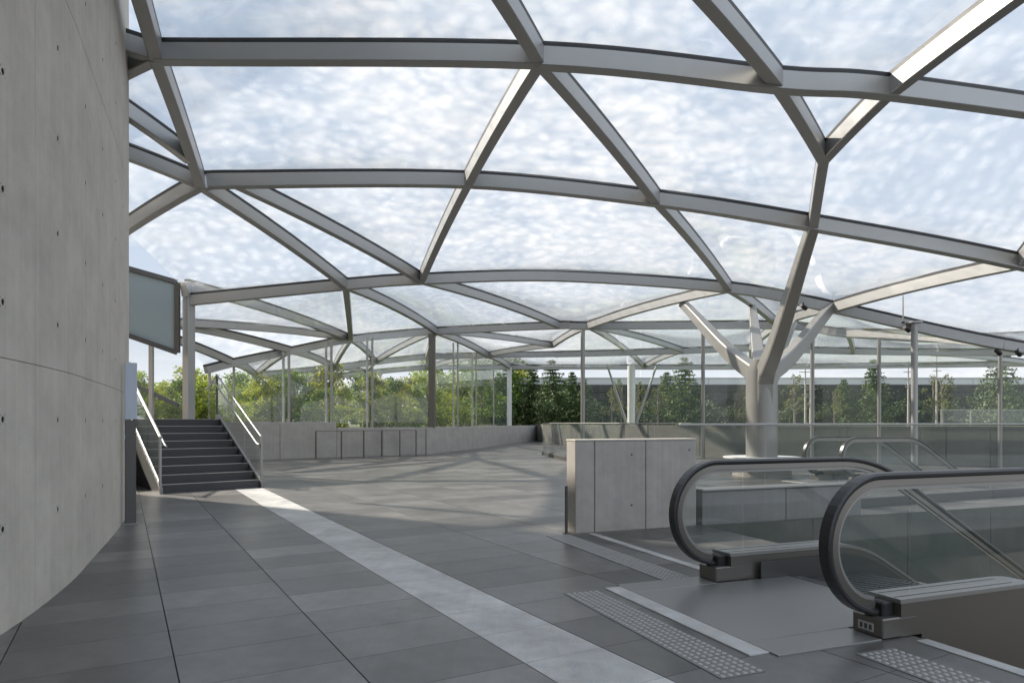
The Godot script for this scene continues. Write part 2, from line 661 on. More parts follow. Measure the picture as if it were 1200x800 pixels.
func build_lower_level() -> void:
	# lower storey seen through the openings: floor, side walls, stairs
	var lo := Node3D.new()
	lo.name = "lower_floor"
	add_child(lo)
	structure(lo)
	var mb := MB.new()
	mb.prism(rect_e(-4.0, 16.0, 2.0, 34.0), -5.3, -5.0)
	obj("slab", mb, M.concrete_c, lo)
	var wn := MB.new()
	for k in 6:
		wn.prism(rect_e(7.66, 7.697, 5.76 + k * 1.9, 5.76 + (k + 1) * 1.9 - 0.012), -5.0, 0.003)
	structure(obj("lower_wall_far", wn, M.shaded_concrete))
	var we2 := MB.new()
	we2.prism(rect_e(-4.0, 16.0, 30.0, 30.4), -5.0, -0.3)
	structure(obj("lower_wall_end", we2, M.concrete_c))
	var wb := MB.new()
	wb.prism(rect_e(-4.0, 16.0, 3.6, 3.95), -5.0, -0.31)
	structure(obj("lower_wall_back", wb, M.concrete_c))
	var wl := MB.new()
	wl.prism(rect_e(0.2, 0.55, 4.08, 30.0), -5.0, -0.31)
	structure(obj("lower_wall_near", wl, M.concrete_c))
	# two flights of stairs beside the escalator
	for r in [[5.28, 7.64, "dark stone stair going down between the concrete upstand and the escalator", 5.77, 0.13, 0.42], [0.66, 3.12, "dark stone stair going down along the steel side of the escalator", 4.1, 0.172, 0.30]]:
		var t := thing("stair_down", r[2], "stair", v3(esc((r[0] + r[1]) * 0.5, r[3]), -5.0), E_TURN)
		var w: float = r[1] - r[0]
		for k in 28:
			var sb := MB.new()
			var top: float = 5.0 - (k + 1) * r[4]
			sb.box(Transform3D(Basis(), Vector3((k + 0.5) * r[5] + 0.01, top - 0.10, 0)), Vector3(r[5] + 0.018, 0.20, w), 0.004)
			obj("step", sb, M.tiles[1], t)
		var ss := MB.new()
		var lx: float = 28 * r[5]
		var ly: float = 28 * r[4]
		ss.slab(PackedVector2Array([Vector2(0.0, 4.60), Vector2(lx, 4.60 - ly), Vector2(lx, 4.40 - ly), Vector2(0.0, 4.40)]), -w * 0.5 + 0.01, w * 0.5 - 0.01)
		obj("stair_slab", ss, M.concrete_c, t)

func build_outside() -> void:
	# ground beyond the pavilion, about as high as its parapet
	var g := MB.new()
	var line := [Vector2(-60, -8), Vector2(-24, -16), Vector2(-16.5, -22), Vector2(-11.2, -24.9), Vector2(-9.0, -26.6), Vector2(-7.0, -28.2), Vector2(-3.9, -30.6), Vector2(-2.3, -36), Vector2(-0.5, -45.2), Vector2(1.8, -52.4), Vector2(3.9, -40.1), Vector2(6.55, -31.1), Vector2(9.7, -25.8), Vector2(14.1, -22.2), Vector2(20, -19.4), Vector2(30, -17.4), Vector2(48, -16), Vector2(90, -14)]
	for i in line.size() - 1:
		var a: Vector2 = line[i]
		var b: Vector2 = line[i + 1]
		var fa := Vector2(a.x * 6.0, -420.0 - i)
		var fb := Vector2(b.x * 6.0, -421.0 - i)
		g.quad(v3(a, 1.15), v3(b, 1.15), v3(fb, 1.15), v3(fa, 1.15), Vector3.UP)
		g.quad(v3(a, 1.15), v3(b, 1.15), v3(b, -0.4), v3(a, -0.4), Vector3(0, 0, 1))
	g.quad(Vector3(-360, 1.15, -8), Vector3(-60, 1.15, -8), Vector3(-360, 1.15, -420), Vector3(-361, 1.15, -420), Vector3.UP)
	g.quad(Vector3(90, 1.15, -14), Vector3(540, 1.15, -14), Vector3(541, 1.15, -434), Vector3(540, 1.15, -434), Vector3.UP)
	var gm := mat(lin(0.10, 0.125, 0.05), 0.95)
	gm.albedo_texture = concrete_texture(256, 0.2, 0.0, 0.2, 21)
	tri_uv(gm, 0.15)
	structure(obj("ground", g, gm))
	# earth sheet under and behind everything, out to the horizon
	var e := MB.new()
	e.quad(Vector3(-700, -6.0, 500), Vector3(700, -6.0, 500), Vector3(700, -6.0, -700), Vector3(-700, -6.0, -700), Vector3.UP)
	structure(obj("terrain", e, mat(lin(0.16, 0.16, 0.14), 0.95)))
	# far retaining wall with a pale parapet, right of the pavilion
	var wall := thing("retaining_wall", "long dark rough retaining wall under a pale concrete parapet beyond the lawn", "wall", Vector3(30, 1.05, -60), 0.0)
	var wm := mat(lin(0.05, 0.05, 0.043), 0.9)
	wm.albedo_texture = concrete_texture(512, 0.35, 0.1, 0.25, 41)
	tri_uv(wm, 0.2)
	for r in 5:
		var x := -36.0
		while x < 60.0:
			var l := rng.randf_range(2.2, 4.4)
			var b := MB.new()
			b.box(Transform3D(Basis(), Vector3(x + l * 0.5, 0.37 + r * 0.74, rng.randf_range(-0.1, 0.12) - r * 0.1)), Vector3(l - 0.06, 0.70, 1.2), 0.06)
			obj("stone_block", b, wm, wall)
			x += l
	var core := MB.new()
	core.box(Transform3D(Basis(), Vector3(12, 1.7, -0.35)), Vector3(95.9, 3.9, 0.8), 0.0)
	obj("core", core, wm, wall)
	var iv := MB.new()
	for k in 900:
		var cx := rng.randf_range(-35.0, 40.0)
		var cy := rng.randf_range(0.1, 3.4) * sqrt(rng.randf())
		var tn := rng.randf_range(0.6, 1.4)
		leaf_cloud(iv, Vector3(cx, cy, 0.62), Vector3(0.8, 0.45, 0.16), 26, 0.17, Color(0.04 * tn, 0.055 * tn, 0.022 * tn), 0.3)
	var im := mat(Color(1, 1, 1), 0.7)
	im.vertex_color_use_as_albedo = true
	im.cull_mode = BaseMaterial3D.CULL_DISABLED
	var io := obj("creeper", iv, im, wall)
	io.set_meta("kind", "stuff")
	var par := MB.new()
	var x2 := -36.0
	while x2 < 60.0:
		par.box(Transform3D(Basis(), Vector3(x2 + 1.95, 3.98, -0.5)), Vector3(3.88, 0.56, 0.3), 0.02)
		x2 += 3.9
	obj("parapet", par, M.white_steel, wall)
	var cop := MB.new()
	cop.box(Transform3D(Basis(), Vector3(12, 4.30, -0.5)), Vector3(96.2, 0.07, 0.42), 0.01)
	obj("coping", cop, M.white_steel, wall)

# ---------------------------------------------------------------- curved concrete wall
func build_curved_wall() -> void:
	var pts := [Vector2(-2.75, 6.0), Vector2(-2.8, 2.0), Vector2(-2.9, -1.2), Vector2(-3.12, -3.2), Vector2(-3.375, -4.5), Vector2(-3.82, -5.85), Vector2(-4.31, -7.0), Vector2(-5.24, -9.1), Vector2(-6.18, -11.0), Vector2(-7.35, -12.85), Vector2(-9.0, -14.3), Vector2(-11.5, -15.2), Vector2(-15, -15.6), Vector2(-20, -15.2)]
	var dense := spline(pts, 40)
	var arc := [0.0]
	for i in range(1, dense.size()):
		arc.append(arc[i - 1] + dense[i].distance_to(dense[i - 1]))
	var total: float = arc[arc.size() - 1]
	var at := func(s: float) -> Array:
		var lo := 0
		var hi := arc.size() - 1
		s = clampf(s, 0.0, total)
		while hi - lo > 1:
			var md := (lo + hi) >> 1
			if arc[md] <= s:
				lo = md
			else:
				hi = md
		var f: float = (s - arc[lo]) / max(1e-6, arc[hi] - arc[lo])
		var p: Vector2 = dense[lo].lerp(dense[hi], f)
		var t0: Vector2 = (dense[min(lo + 2, dense.size() - 1)] - dense[max(lo - 2, 0)]).normalized()
		var t1: Vector2 = (dense[min(hi + 2, dense.size() - 1)] - dense[max(hi - 2, 0)]).normalized()
		var t: Vector2 = t0.lerp(t1, f).normalized()
		return [p, Vector2(-t.y, t.x)]
	var wall := thing("curved_concrete_wall", "tall curved fair-faced concrete wall with tie holes", "wall", Vector3.ZERO)
	# arc length where z = -4.55, to line the tie holes up with the photograph's spacing
	var s0 := 0.0
	var sj := 0.0
	for i in dense.size():
		if dense[i].y > -4.55:
			s0 = arc[i]
		if dense[i].y > -10.3:
			sj = arc[i]
	var cols := []
	for k in range(-9, 22):
		var s := s0 + k * 1.12
		if s > 0.3 and s < total - 0.3:
			cols.append(s)
	var joints := [0.0, sj - 11.4, sj - 5.7, sj, sj + 5.7, total]
	var rows := [[-0.05, 1.8275, [0.69, 1.42]], [1.8325, 4.992, [2.2, 2.95, 3.73, 4.47]], [5.0, 8.99, [5.47, 6.22, 6.97, 7.7, 8.45]], [9.0, 12.2, [9.45, 10.2, 10.95, 11.7]]]
	var hr := 0.035
	for r in rows:
		for j in joints.size() - 1:
			var sa: float = joints[j] + 0.0022
			var sb: float = joints[j + 1] - 0.0022
			var ss := [sa]
			var holes_s := {}
			for c in cols:
				if c > sa + 0.1 and c < sb - 0.1:
					holes_s[ss.size()] = c
					ss.append(c - hr)
					ss.append(c + hr)
			# mark and subdivide
			var grid := [sa]
			var is_hole := []
			var prev := sa
			for c in cols:
				if c > sa + 0.1 and c < sb - 0.1:
					var n := int(max(1.0, ceil((c - hr - prev) / 0.28)))
					for q in n:
						grid.append(lerpf(prev, c - hr, float(q + 1) / n))
						is_hole.append(false)
					grid.append(c + hr)
					is_hole.append(true)
					prev = c + hr
			var n2 := int(max(1.0, ceil((sb - prev) / 0.28)))
			for q in n2:
				grid.append(lerpf(prev, sb, float(q + 1) / n2))
				is_hole.append(false)
			var hy := [r[0]]
			var hh := []
			for y in r[2]:
				hy.append(y - hr)
				hh.append(false)
				hy.append(y + hr)
				hh.append(true)
			hy.append(r[1])
			hh.append(false)
			var mb := MB.new()
			var pl := MB.new()
			for i in grid.size() - 1:
				var A: Array = at.call(grid[i])
				var B: Array = at.call(grid[i + 1])
				var na := v3(A[1], 0)
				var nb := v3(B[1], 0)
				if na.x < 0 and A[0].y > -11.0:
					na = -na
					nb = -nb
				for k in hy.size() - 1:
					var p00 := v3(A[0], hy[k])
					var p10 := v3(B[0], hy[k])
					var p11 := v3(B[0], hy[k + 1])
					var p01 := v3(A[0], hy[k + 1])
					if is_hole[i] and hh[k]:
						var cen := (p00 + p11) * 0.5
						var nn := (na + nb).normalized()
						var ux := (p10 - p00).normalized()
						var rim := []
						var back := []
						var corner := []
						var half := (p10 - p00).length() * 0.5
						for q in 12:
							var an := TAU * q / 12.0
							var dir := ux * cos(an) + Vector3.UP * sin(an)
							rim.append(cen + dir * 0.023)
							back.append(cen + dir * 0.020 - nn * 0.10)
							var mx: float = max(abs(cos(an)), abs(sin(an)))
							corner.append(cen + ux * cos(an) / mx * half + Vector3.UP * sin(an) / mx * hr)
						for q in 12:
							var q2 := (q + 1) % 12
							mb.squad([corner[q], corner[q2], rim[q2], rim[q]], [nn, nn, nn, nn])
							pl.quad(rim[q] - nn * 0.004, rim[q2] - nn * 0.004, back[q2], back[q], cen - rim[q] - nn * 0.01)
							mb.quad(rim[q], rim[q2], rim[q2] - nn * 0.0045, rim[q] - nn * 0.0045, cen - rim[q])
						for q in range(1, 11):
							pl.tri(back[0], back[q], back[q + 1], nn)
					else:
						mb.squad([p00, p10, p11, p01], [na, nb, nb, na])
				# returns into the joints
				mb.quad(v3(A[0], r[0]), v3(B[0], r[0]), v3(B[0], r[0]) - nb * 0.03, v3(A[0], r[0]) - na * 0.03, Vector3.DOWN)
				mb.quad(v3(A[0], r[1]), v3(B[0], r[1]), v3(B[0], r[1]) - nb * 0.03, v3(A[0], r[1]) - na * 0.03, Vector3.UP)
			for e in [sa, sb]:
				var A: Array = at.call(e)
				var na := v3(A[1], 0)
				mb.quad(v3(A[0], r[0]), v3(A[0], r[1]), v3(A[0], r[1]) - na * 0.03, v3(A[0], r[0]) - na * 0.03, Vector3(0, 0, 1))
			var po := obj("concrete_panel", mb, M.concrete, wall)
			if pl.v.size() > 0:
				obj("tie_hole_shade", pl, M.hole_shade, po)  # bare cup insides, coloured dark so the recess reads as shaded
	# core behind the panels
	var core := MB.new()
	var steps := 90
	for i in steps:
		var A: Array = at.call(total * i / steps)
		var B: Array = at.call(total * (i + 1) / steps)
		var a0: Vector2 = A[0] - A[1] * 0.055
		var b0: Vector2 = B[0] - B[1] * 0.055
		var a1: Vector2 = A[0] - A[1] * 0.45
		var b1: Vector2 = B[0] - B[1] * 0.45
		core.quad(v3(a0, -0.05), v3(b0, -0.05), v3(b0, 12.18), v3(a0, 12.18), v3(A[1], 0))
		core.quad(v3(a1, -0.05), v3(b1, -0.05), v3(b1, 12.18), v3(a1, 12.18), -v3(A[1], 0))
		core.quad(v3(a0, 12.18), v3(b0, 12.18), v3(b1, 12.18), v3(a1, 12.18), Vector3.UP)
	obj("core", core, M.concrete_c, wall)

# ---------------------------------------------------------------- roof
var N := {}
var edges := {}

func edge_pts(a: String, b: String) -> Array:
	if edges.has(a + "-" + b):
		return edges[a + "-" + b]
	if edges.has(b + "-" + a):
		var r: Array = edges[b + "-" + a].duplicate()
		r.reverse()
		return r
	return [N[a], N[b]]

func beam_mesh(pts: Array, w: float, h: float) -> MB:
	var mb := MB.new()
	var b := 0.012
	mb.sweep(pts, [Vector2(-w / 2, 0), Vector2(-w / 2, -h + b), Vector2(-w / 2 + b, -h), Vector2(w / 2 - b, -h), Vector2(w / 2, -h + b), Vector2(w / 2, 0)])
	return mb

func build_roof() -> void:
	N = {"Q0": Vector3(-3.0, 6.95, -3.2), "Q1": Vector3(-0.9, 6.8, -3.0), "Q2": Vector3(3.4, 6.9, -3.2), "Q3": Vector3(8.6, 6.9, -3.4),
		"R0": Vector3(-2.7, 6.8, 2.6), "R1": Vector3(1.2, 6.8, 2.6), "R3": Vector3(8.6, 6.7, 2.4),
		"O0": Vector3(-4.37, 6.91, -7.60), "O1": Vector3(-0.59, 6.66, -7.20), "O2": Vector3(1.39, 6.81, -7.40), "O3": Vector3(6.68, 6.96, -7.60),
		"A0": Vector3(-5.32, 6.92, -10.20), "A1": Vector3(0.40, 6.76, -10.00), "A2": Vector3(3.98, 6.51, -10.20), "A3": Vector3(5.76, 6.50, -10.40), "A4": Vector3(10.40, 6.43, -11.40), "FK": Vector3(5.57, 6.17, -12.20),
		"B0": Vector3(-6.39, 6.33, -14.00), "BX": Vector3(-5.73, 6.41, -14.10), "B1": Vector3(-0.94, 6.55, -14.50), "B2": Vector3(3.08, 6.15, -14.50), "B3": Vector3(6.27, 5.54, -14.20), "B4": Vector3(10.86, 4.83, -14.60), "B5": Vector3(17.44, 3.63, -15.50),
		"CM": Vector3(-9.24, 4.91, -19.50), "C0": Vector3(-4.88, 5.45, -20.00), "C1": Vector3(-2.72, 5.71, -20.50), "C2": Vector3(1.31, 5.91, -21.00), "C3": Vector3(6.53, 5.45, -20.50), "C4": Vector3(9.19, 4.69, -19.50), "C5": Vector3(13.66, 3.58, -19.00), "C6": Vector3(20.50, 2.72, -20.00),
		"DM": Vector3(-11.03, 3.30, -24.50), "DN": Vector3(-10.46, 3.63, -25.50), "D0": Vector3(-8.94, 4.29, -27.50), "D1": Vector3(-6.97, 5.01, -29.50), "D2": Vector3(-3.45, 5.55, -31.00), "D3": Vector3(2.03, 5.60, -29.50), "DB": Vector3(3.23, 5.50, -29.00), "D4": Vector3(10.53, 5.25, -27.00), "D5": Vector3(12.6, 4.75, -25.60), "D6": Vector3(16.50, 4.37, -24.00), "D7": Vector3(23.57, 4.71, -23.00),
		"E0": Vector3(-1.33, 5.15, -38.00), "E1": Vector3(2.38, 5.20, -38.00), "E2": Vector3(9.00, 5.18, -36.00), "E3": Vector3(12.25, 5.21, -35.00), "E4": Vector3(16.50, 4.85, -33.00), "E5": Vector3(23.25, 4.62, -31.00), "E6": Vector3(30.75, 4.96, -30.00),
		"F0": Vector3(-0.17, 5.14, -46.00), "F1": Vector3(8.53, 4.97, -44.00), "F2": Vector3(15.05, 4.89, -43.00), "F3": Vector3(30.00, 4.75, -39.00),
		"KP": Vector3(-9.24, 5.30, -19.40), "W1": Vector3(-5.98, 7.05, -10.0), "W2": Vector3(-6.75, 6.9, -11.1), "W3": Vector3(-6.95, 7.0, -11.9), "AB": Vector3(-6.13, 6.47, -13.1), "W4": Vector3(-7.9, 6.8, -13.3), "W5": Vector3(-9.0, 5.75, -15.6),
		"L1": Vector3(-11.27, 4.62, -22.00), "L2": Vector3(-11.53, 4.27, -22.50), "ML": Vector3(2.10, 5.34, -35.00),
		"WA": Vector3(-4.95, 6.95, -8.9), "WC": Vector3(-12.2, 5.2, -17.5),
		"G0": Vector3(-12.4, 3.67, -33.0), "G1": Vector3(-9.4, 4.3, -36.0), "G2": Vector3(-7.6, 4.77, -38.0), "G3": Vector3(-5.0, 5.25, -40.0), "H0": Vector3(-12.8, 3.6, -38.0), "H1": Vector3(-9.0, 4.45, -42.0), "H2": Vector3(-5.6, 5.0, -45.0)}
	for k in N:
		N[k] += Vector3(0, 0.11, 0)
	var roof := thing("glass_canopy", "free-form steel canopy with milky air cushions spanning the whole concourse", "canopy", Vector3.ZERO)
	var bi := 0
	var rings := [["R0", "R1", "R3"], ["Q0", "Q1", "Q2", "Q3"], ["O0", "O1", "O2", "O3"], ["A0", "A1", "A2", "A3", "A4"], ["B0", "BX", "B1", "B2", "B3", "B4", "B5"], ["CM", "C0", "C1", "C2", "C3", "C4", "C5", "C6"], ["DM", "DN", "D0", "D1", "D2", "D3", "DB", "D4", "D5", "D6", "D7"], ["E0", "E1", "E2", "E3", "E4", "E5", "E6"], ["F0", "F1", "F2", "F3"], ["G0", "G1", "G2", "G3", "E0"], ["H0", "H1", "H2", "F0"]]
	for ri in rings.size():
		var ring: Array = rings[ri]
		var p := []
		for k in ring:
			p.append(N[k])
		var sp := spline(p, 8)
		for i in ring.size() - 1:
			var seg := sp.slice(i * 8, i * 8 + 9)
			edges[ring[i] + "-" + ring[i + 1]] = seg
			add_beam(roof, seg, 0.20 if ri < 7 else 0.17, 0.28, bi)
			bi += 1
	var diag := ["R0-Q0", "R1-Q1", "R1-Q2", "R3-Q3", "Q0-O0", "Q1-O1", "Q1-O2", "Q2-O2", "Q3-O3", "O0-A0", "O1-A1", "O2-A2", "O3-A3", "A0-B0", "A1-B1", "A1-B2", "A2-FK", "A3-FK", "FK-B3", "B1-C1", "B2-C3", "B0-C0", "BX-C1", "B4-C4", "C0-D1", "C0-D2", "C1-D3", "C3-DB", "C3-D4", "C4-D4", "KP-D1", "D2-E0", "E0-F0", "D2-ML", "ML-DB", "ML-E0", "DB-E2", "DB-F1", "C5-D6", "D4-E3", "E2-F1", "E3-F2", "E4-F3", "D5-E4", "W1-A0", "W2-A0", "W3-AB", "W4-B0", "W5-B0", "L1-D0", "L2-DN", "KP-CM", "L1-D1", "A4-B4", "C5-D5", "D6-E5", "D0-G0", "D0-G1", "D1-G1", "D1-G2", "D2-G2", "D2-G3", "G0-H0", "G1-H1", "G2-H1", "G3-H2", "E0-H2", "DN-G0"]
	for d in diag:
		var q: PackedStringArray = d.split("-")
		var a: Vector3 = N[q[0]]
		var b: Vector3 = N[q[1]]
		var seg := []
		var bow := a.distance_to(b) * 0.012
		for i in 7:
			var t := i / 6.0
			seg.append(a.lerp(b, t) + Vector3(0, bow * 4.0 * t * (1.0 - t), 0))
		edges[d] = seg
		var small: bool = d in ["ML-DB", "D2-ML", "ML-E0", "DB-E2", "DB-F1", "L1-D0", "L2-DN", "L1-D1", "E2-F1", "E3-F2", "E4-F3", "D6-E5", "D5-E4", "D0-G0", "D0-G1", "D1-G1", "D1-G2", "D2-G2", "D2-G3", "G0-H0", "G1-H1", "G2-H1", "G3-H2", "E0-H2", "DN-G0"]
		add_beam(roof, seg, 0.16 if small else 0.185, 0.23 if small else 0.268, bi)
		bi += 1
	var panes := [["R0", "R1", "Q1", "Q0"], ["R1", "Q2", "Q1"], ["R1", "R3", "Q3", "Q2"], ["Q0", "Q1", "O1", "O0"], ["Q1", "O2", "O1"], ["Q1", "Q2", "O2"], ["Q2", "Q3", "O3", "O2"],
		["O0", "O1", "A1", "A0"], ["O1", "O2", "A2", "A1"], ["O2", "O3", "A3", "A2"], ["O3", "A4", "A3"],
		["A0", "A1", "B1", "BX", "B0"], ["A1", "B2", "B1"], ["A1", "A2", "FK", "B3", "B2"], ["A2", "A3", "FK"], ["A3", "A4", "B4", "B3", "FK"], ["A4", "B5", "B4"],
		["BX", "B1", "C1"], ["B0", "BX", "C1", "C0"], ["B1", "B2", "C3", "C2", "C1"], ["B2", "B3", "B4", "C4", "C3"], ["B4", "B5", "C6", "C5", "C4"],
		["B0", "C0", "CM", "W5"], ["W4", "B0", "W5"], ["W3", "AB", "B0", "W4"], ["W2", "A0", "AB", "W3"], ["CM", "C0", "D1", "L1"], ["C0", "D2", "D1"], ["C0", "C1", "D3", "D2"], ["C1", "C2", "C3", "DB", "D3"], ["C3", "D4", "DB"], ["C3", "C4", "D4"], ["C4", "C5", "D5", "D4"], ["C5", "D6", "D5"], ["C5", "C6", "D7", "D6"],
		["L1", "D1", "D0"], ["L1", "D0", "DN", "L2"], ["L2", "DN", "DM"],
		["D2", "ML", "E0"], ["D2", "D3", "DB", "ML"], ["ML", "DB", "E2", "E1", "E0"], ["DB", "D4", "E3", "E2"], ["D4", "D5", "E4", "E3"], ["D5", "D6", "E5", "E4"], ["D6", "D7", "E6", "E5"],
		["E0", "E1", "E2", "F1", "F0"], ["E2", "E3", "F2", "F1"], ["E3", "E4", "F3", "F2"], ["D0", "G1", "G0"], ["D0", "D1", "G1"], ["D1", "G2", "G1"], ["D1", "D2", "G2"], ["D2", "G3", "G2"], ["D2", "E0", "G3"], ["G0", "G1", "H1", "H0"], ["G1", "G2", "H1"], ["G2", "G3", "H2", "H1"], ["G3", "E0", "H2"], ["E0", "F0", "H2"], ["DN", "D0", "G0"]]
	for pl in panes:
		var bd := []
		for i in pl.size():
			var e := edge_pts(pl[i], pl[(i + 1) % pl.size()])
			for k in e.size() - 1:
				bd.append(e[k])
		var p2 := PackedVector2Array()
		for q in bd:
			p2.append(Vector2(q.x, q.z))
		cushion(roof, bd, p2)

# an air cushion over a closed boundary: printed outer foil arched up, clear inner foil sagging down
func cushion(roof: Node3D, bd: Array, p2: PackedVector2Array) -> void:
	var lo := p2[0]
	var hi := p2[0]
	for p in p2:
		lo = Vector2(min(lo.x, p.x), min(lo.y, p.y))
		hi = Vector2(max(hi.x, p.x), max(hi.y, p.y))
	var step: float = clampf((hi - lo).length() / 13.0, 0.3, 1.3)
	var pts := PackedVector2Array(p2)
	var inner := PackedVector2Array()
	var y := lo.y + step * 0.5
	var row := 0
	while y < hi.y:
		var x := lo.x + step * (0.25 if row % 2 == 0 else 0.75)
		while x < hi.x:
			var q := Vector2(x, y)
			if Geometry2D.is_point_in_polygon(q, p2) and edge_dist(q, p2) > step * 0.35:
				inner.append(q)
			x += step
		y += step * 0.866
		row += 1
	pts.append_array(inner)
	var base := PackedFloat32Array()
	var lift := PackedFloat32Array()
	var dmax := 0.01
	var nb := p2.size()
	for i in pts.size():
		if i < nb:
			base.append(bd[i].y)
			lift.append(0.0)
		else:
			var sw := 0.0
			var sy := 0.0
			for k in nb:
				var w := 1.0 / pow(pts[i].distance_squared_to(p2[k]) + 0.01, 1.5)
				sw += w
				sy += w * bd[k].y
			base.append(sy / sw)
			var e := edge_dist(pts[i], p2)
			lift.append(e)
			dmax = max(dmax, e)
	var ix := Geometry2D.triangulate_delaunay(pts)
	var top := 0.17 * pow(dmax, 0.8)
	for side in [1.0, -1.0]:
		var v := PackedVector3Array()
		var n := PackedVector3Array()
		for i in pts.size():
			var f: float = lift[i] / dmax
			v.append(Vector3(pts[i].x, base[i] + 0.075 + side * (0.012 + top * (1.0 - (1.0 - f) * (1.0 - f))), pts[i].y))
			n.append(Vector3.ZERO)
		var tris := []
		for t in range(0, ix.size(), 3):
			var c := (pts[ix[t]] + pts[ix[t + 1]] + pts[ix[t + 2]]) / 3.0
			if not Geometry2D.is_point_in_polygon(c, p2):
				continue
			var nn := (v[ix[t + 2]] - v[ix[t]]).cross(v[ix[t + 1]] - v[ix[t]])
			if nn.y < 0.0:
				nn = -nn
				tris.append([ix[t], ix[t + 2], ix[t + 1]])
			else:
				tris.append([ix[t], ix[t + 1], ix[t + 2]])
			for k in 3:
				n[ix[t + k]] += nn
		var mb := MB.new()
		for t in tris:
			mb.tri3(v[t[0]], v[t[1]], v[t[2]], n[t[0]].normalized(), n[t[1]].normalized(), n[t[2]].normalized())
		if tris.size() > 0:
			obj("outer_foil" if side > 0.0 else "inner_foil", mb, M.roof_glass if side > 0.0 else M.foil, roof)

func edge_dist(q: Vector2, poly: PackedVector2Array) -> float:
	var best := 1e9
	for k in poly.size():
		best = min(best, q.distance_to(Geometry2D.get_closest_point_to_segment(q, poly[k], poly[(k + 1) % poly.size()])))
	return best

func add_beam(roof: Node3D, seg: Array, w: float, h: float, bi: int) -> void:
	var hh := h - (bi % 9) * 0.0023
	var b := obj("beam", beam_mesh(seg, w, hh), M.beam, roof)
	var g := MB.new()
	var gw := w * 0.5
	var gh := 0.072 - (bi % 7) * 0.0013
	g.sweep(seg, [Vector2(-gw, 0.001), Vector2(-gw, gh), Vector2(gw, gh), Vector2(gw, 0.001)])
	obj("gasket", g, M.gasket, b)

func branch_mesh(pts: Array, w0: float, w1: float, h0: float, h1: float) -> MB:
	var mb := MB.new()
	var scl := []
	for i in pts.size():
		var t := float(i) / (pts.size() - 1)
		scl.append(Vector2(lerpf(w0, w1, t), lerpf(h0, h1, t)))
	mb.sweep(pts, [Vector2(-0.5, -0.42), Vector2(-0.42, -0.5), Vector2(0.42, -0.5), Vector2(0.5, -0.42), Vector2(0.5, 0.42), Vector2(0.42, 0.5), Vector2(-0.42, 0.5), Vector2(-0.5, 0.42)], scl)
	return mb

func build_tree_columns() -> void:
	var t := thing("tree_column", "stout round steel column with five branches holding the canopy", "column", Vector3(6.59, 0.0, -18.0))
	var c := MB.new()
	c.tube([Vector3(0, 0.5, 0), Vector3(0, 2.2, 0), Vector3(0, 2.75, 0), Vector3(0, 3.05, 0)], [0.40, 0.40, 0.385, 0.24], 28)
	var cm := mat(lin(0.28, 0.275, 0.26), 0.4, 0.55)
	obj("shaft", c, cm, t)
	var base := Vector3(6.59, 0.0, -18.0)
	for d in [Vector3(6.27, 5.50, -14.2), Vector3(9.15, 4.72, -19.5), Vector3(5.75, 5.42, -23.0), Vector3(8.1, 5.25, -23.0), Vector3(10.0, 4.98, -24.2)]:
		var e: Vector3 = d - base
		var hd := Vector3(e.x, 0, e.z).normalized()
		var p := [Vector3(0, 1.9, 0) + hd * 0.13, Vector3(0, 2.45, 0) + hd * 0.19, Vector3(0, 2.75, 0) + hd * 0.38]
		var s: Vector3 = p[2]
		for k in range(1, 9):
			var f := k / 8.0
			p.append(s.lerp(e, f) + Vector3(0, 0.22 * sin(PI * f) * -1.0 * (1.0 - f), 0))
		obj("branch", branch_mesh(p, 0.42, 0.22, 0.46, 0.25), cm, t)
	var r := MB.new()
	r.tube([Vector3(0, 0.47, 0), Vector3(0, 0.5, 0)], [0.98], 40)
	obj("collar_disc", r, M.white_steel, t)
	var dr := MB.new()
	dr.tube([Vector3(0, -0.01, 0), Vector3(0, 0.47, 0)], [0.74], 36)
	obj("plinth", dr, M.concrete_b, t)
	# slimmer pale column far behind
	var t2 := thing("slim_tree_column", "slim pale steel column with raking struts at the far edge of the canopy", "column", Vector3(7.35, 0.0, -42.0))
	var c2 := MB.new()
	c2.tube([Vector3(0, 0, 0), Vector3(0, 4.9, 0)], [0.24], 20)
	obj("shaft", c2, M.white_steel, t2)
	for d in [Vector3(-1.6, 4.95, 0.6), Vector3(1.5, 4.95, 0.4), Vector3(0.2, 4.95, -1.4)]:
		var b := MB.new()
		b.tube([Vector3(d.x * 0.1, 0.9, d.z * 0.1), d], [0.09, 0.06], 10)
		obj("strut", b, M.beam, t2)

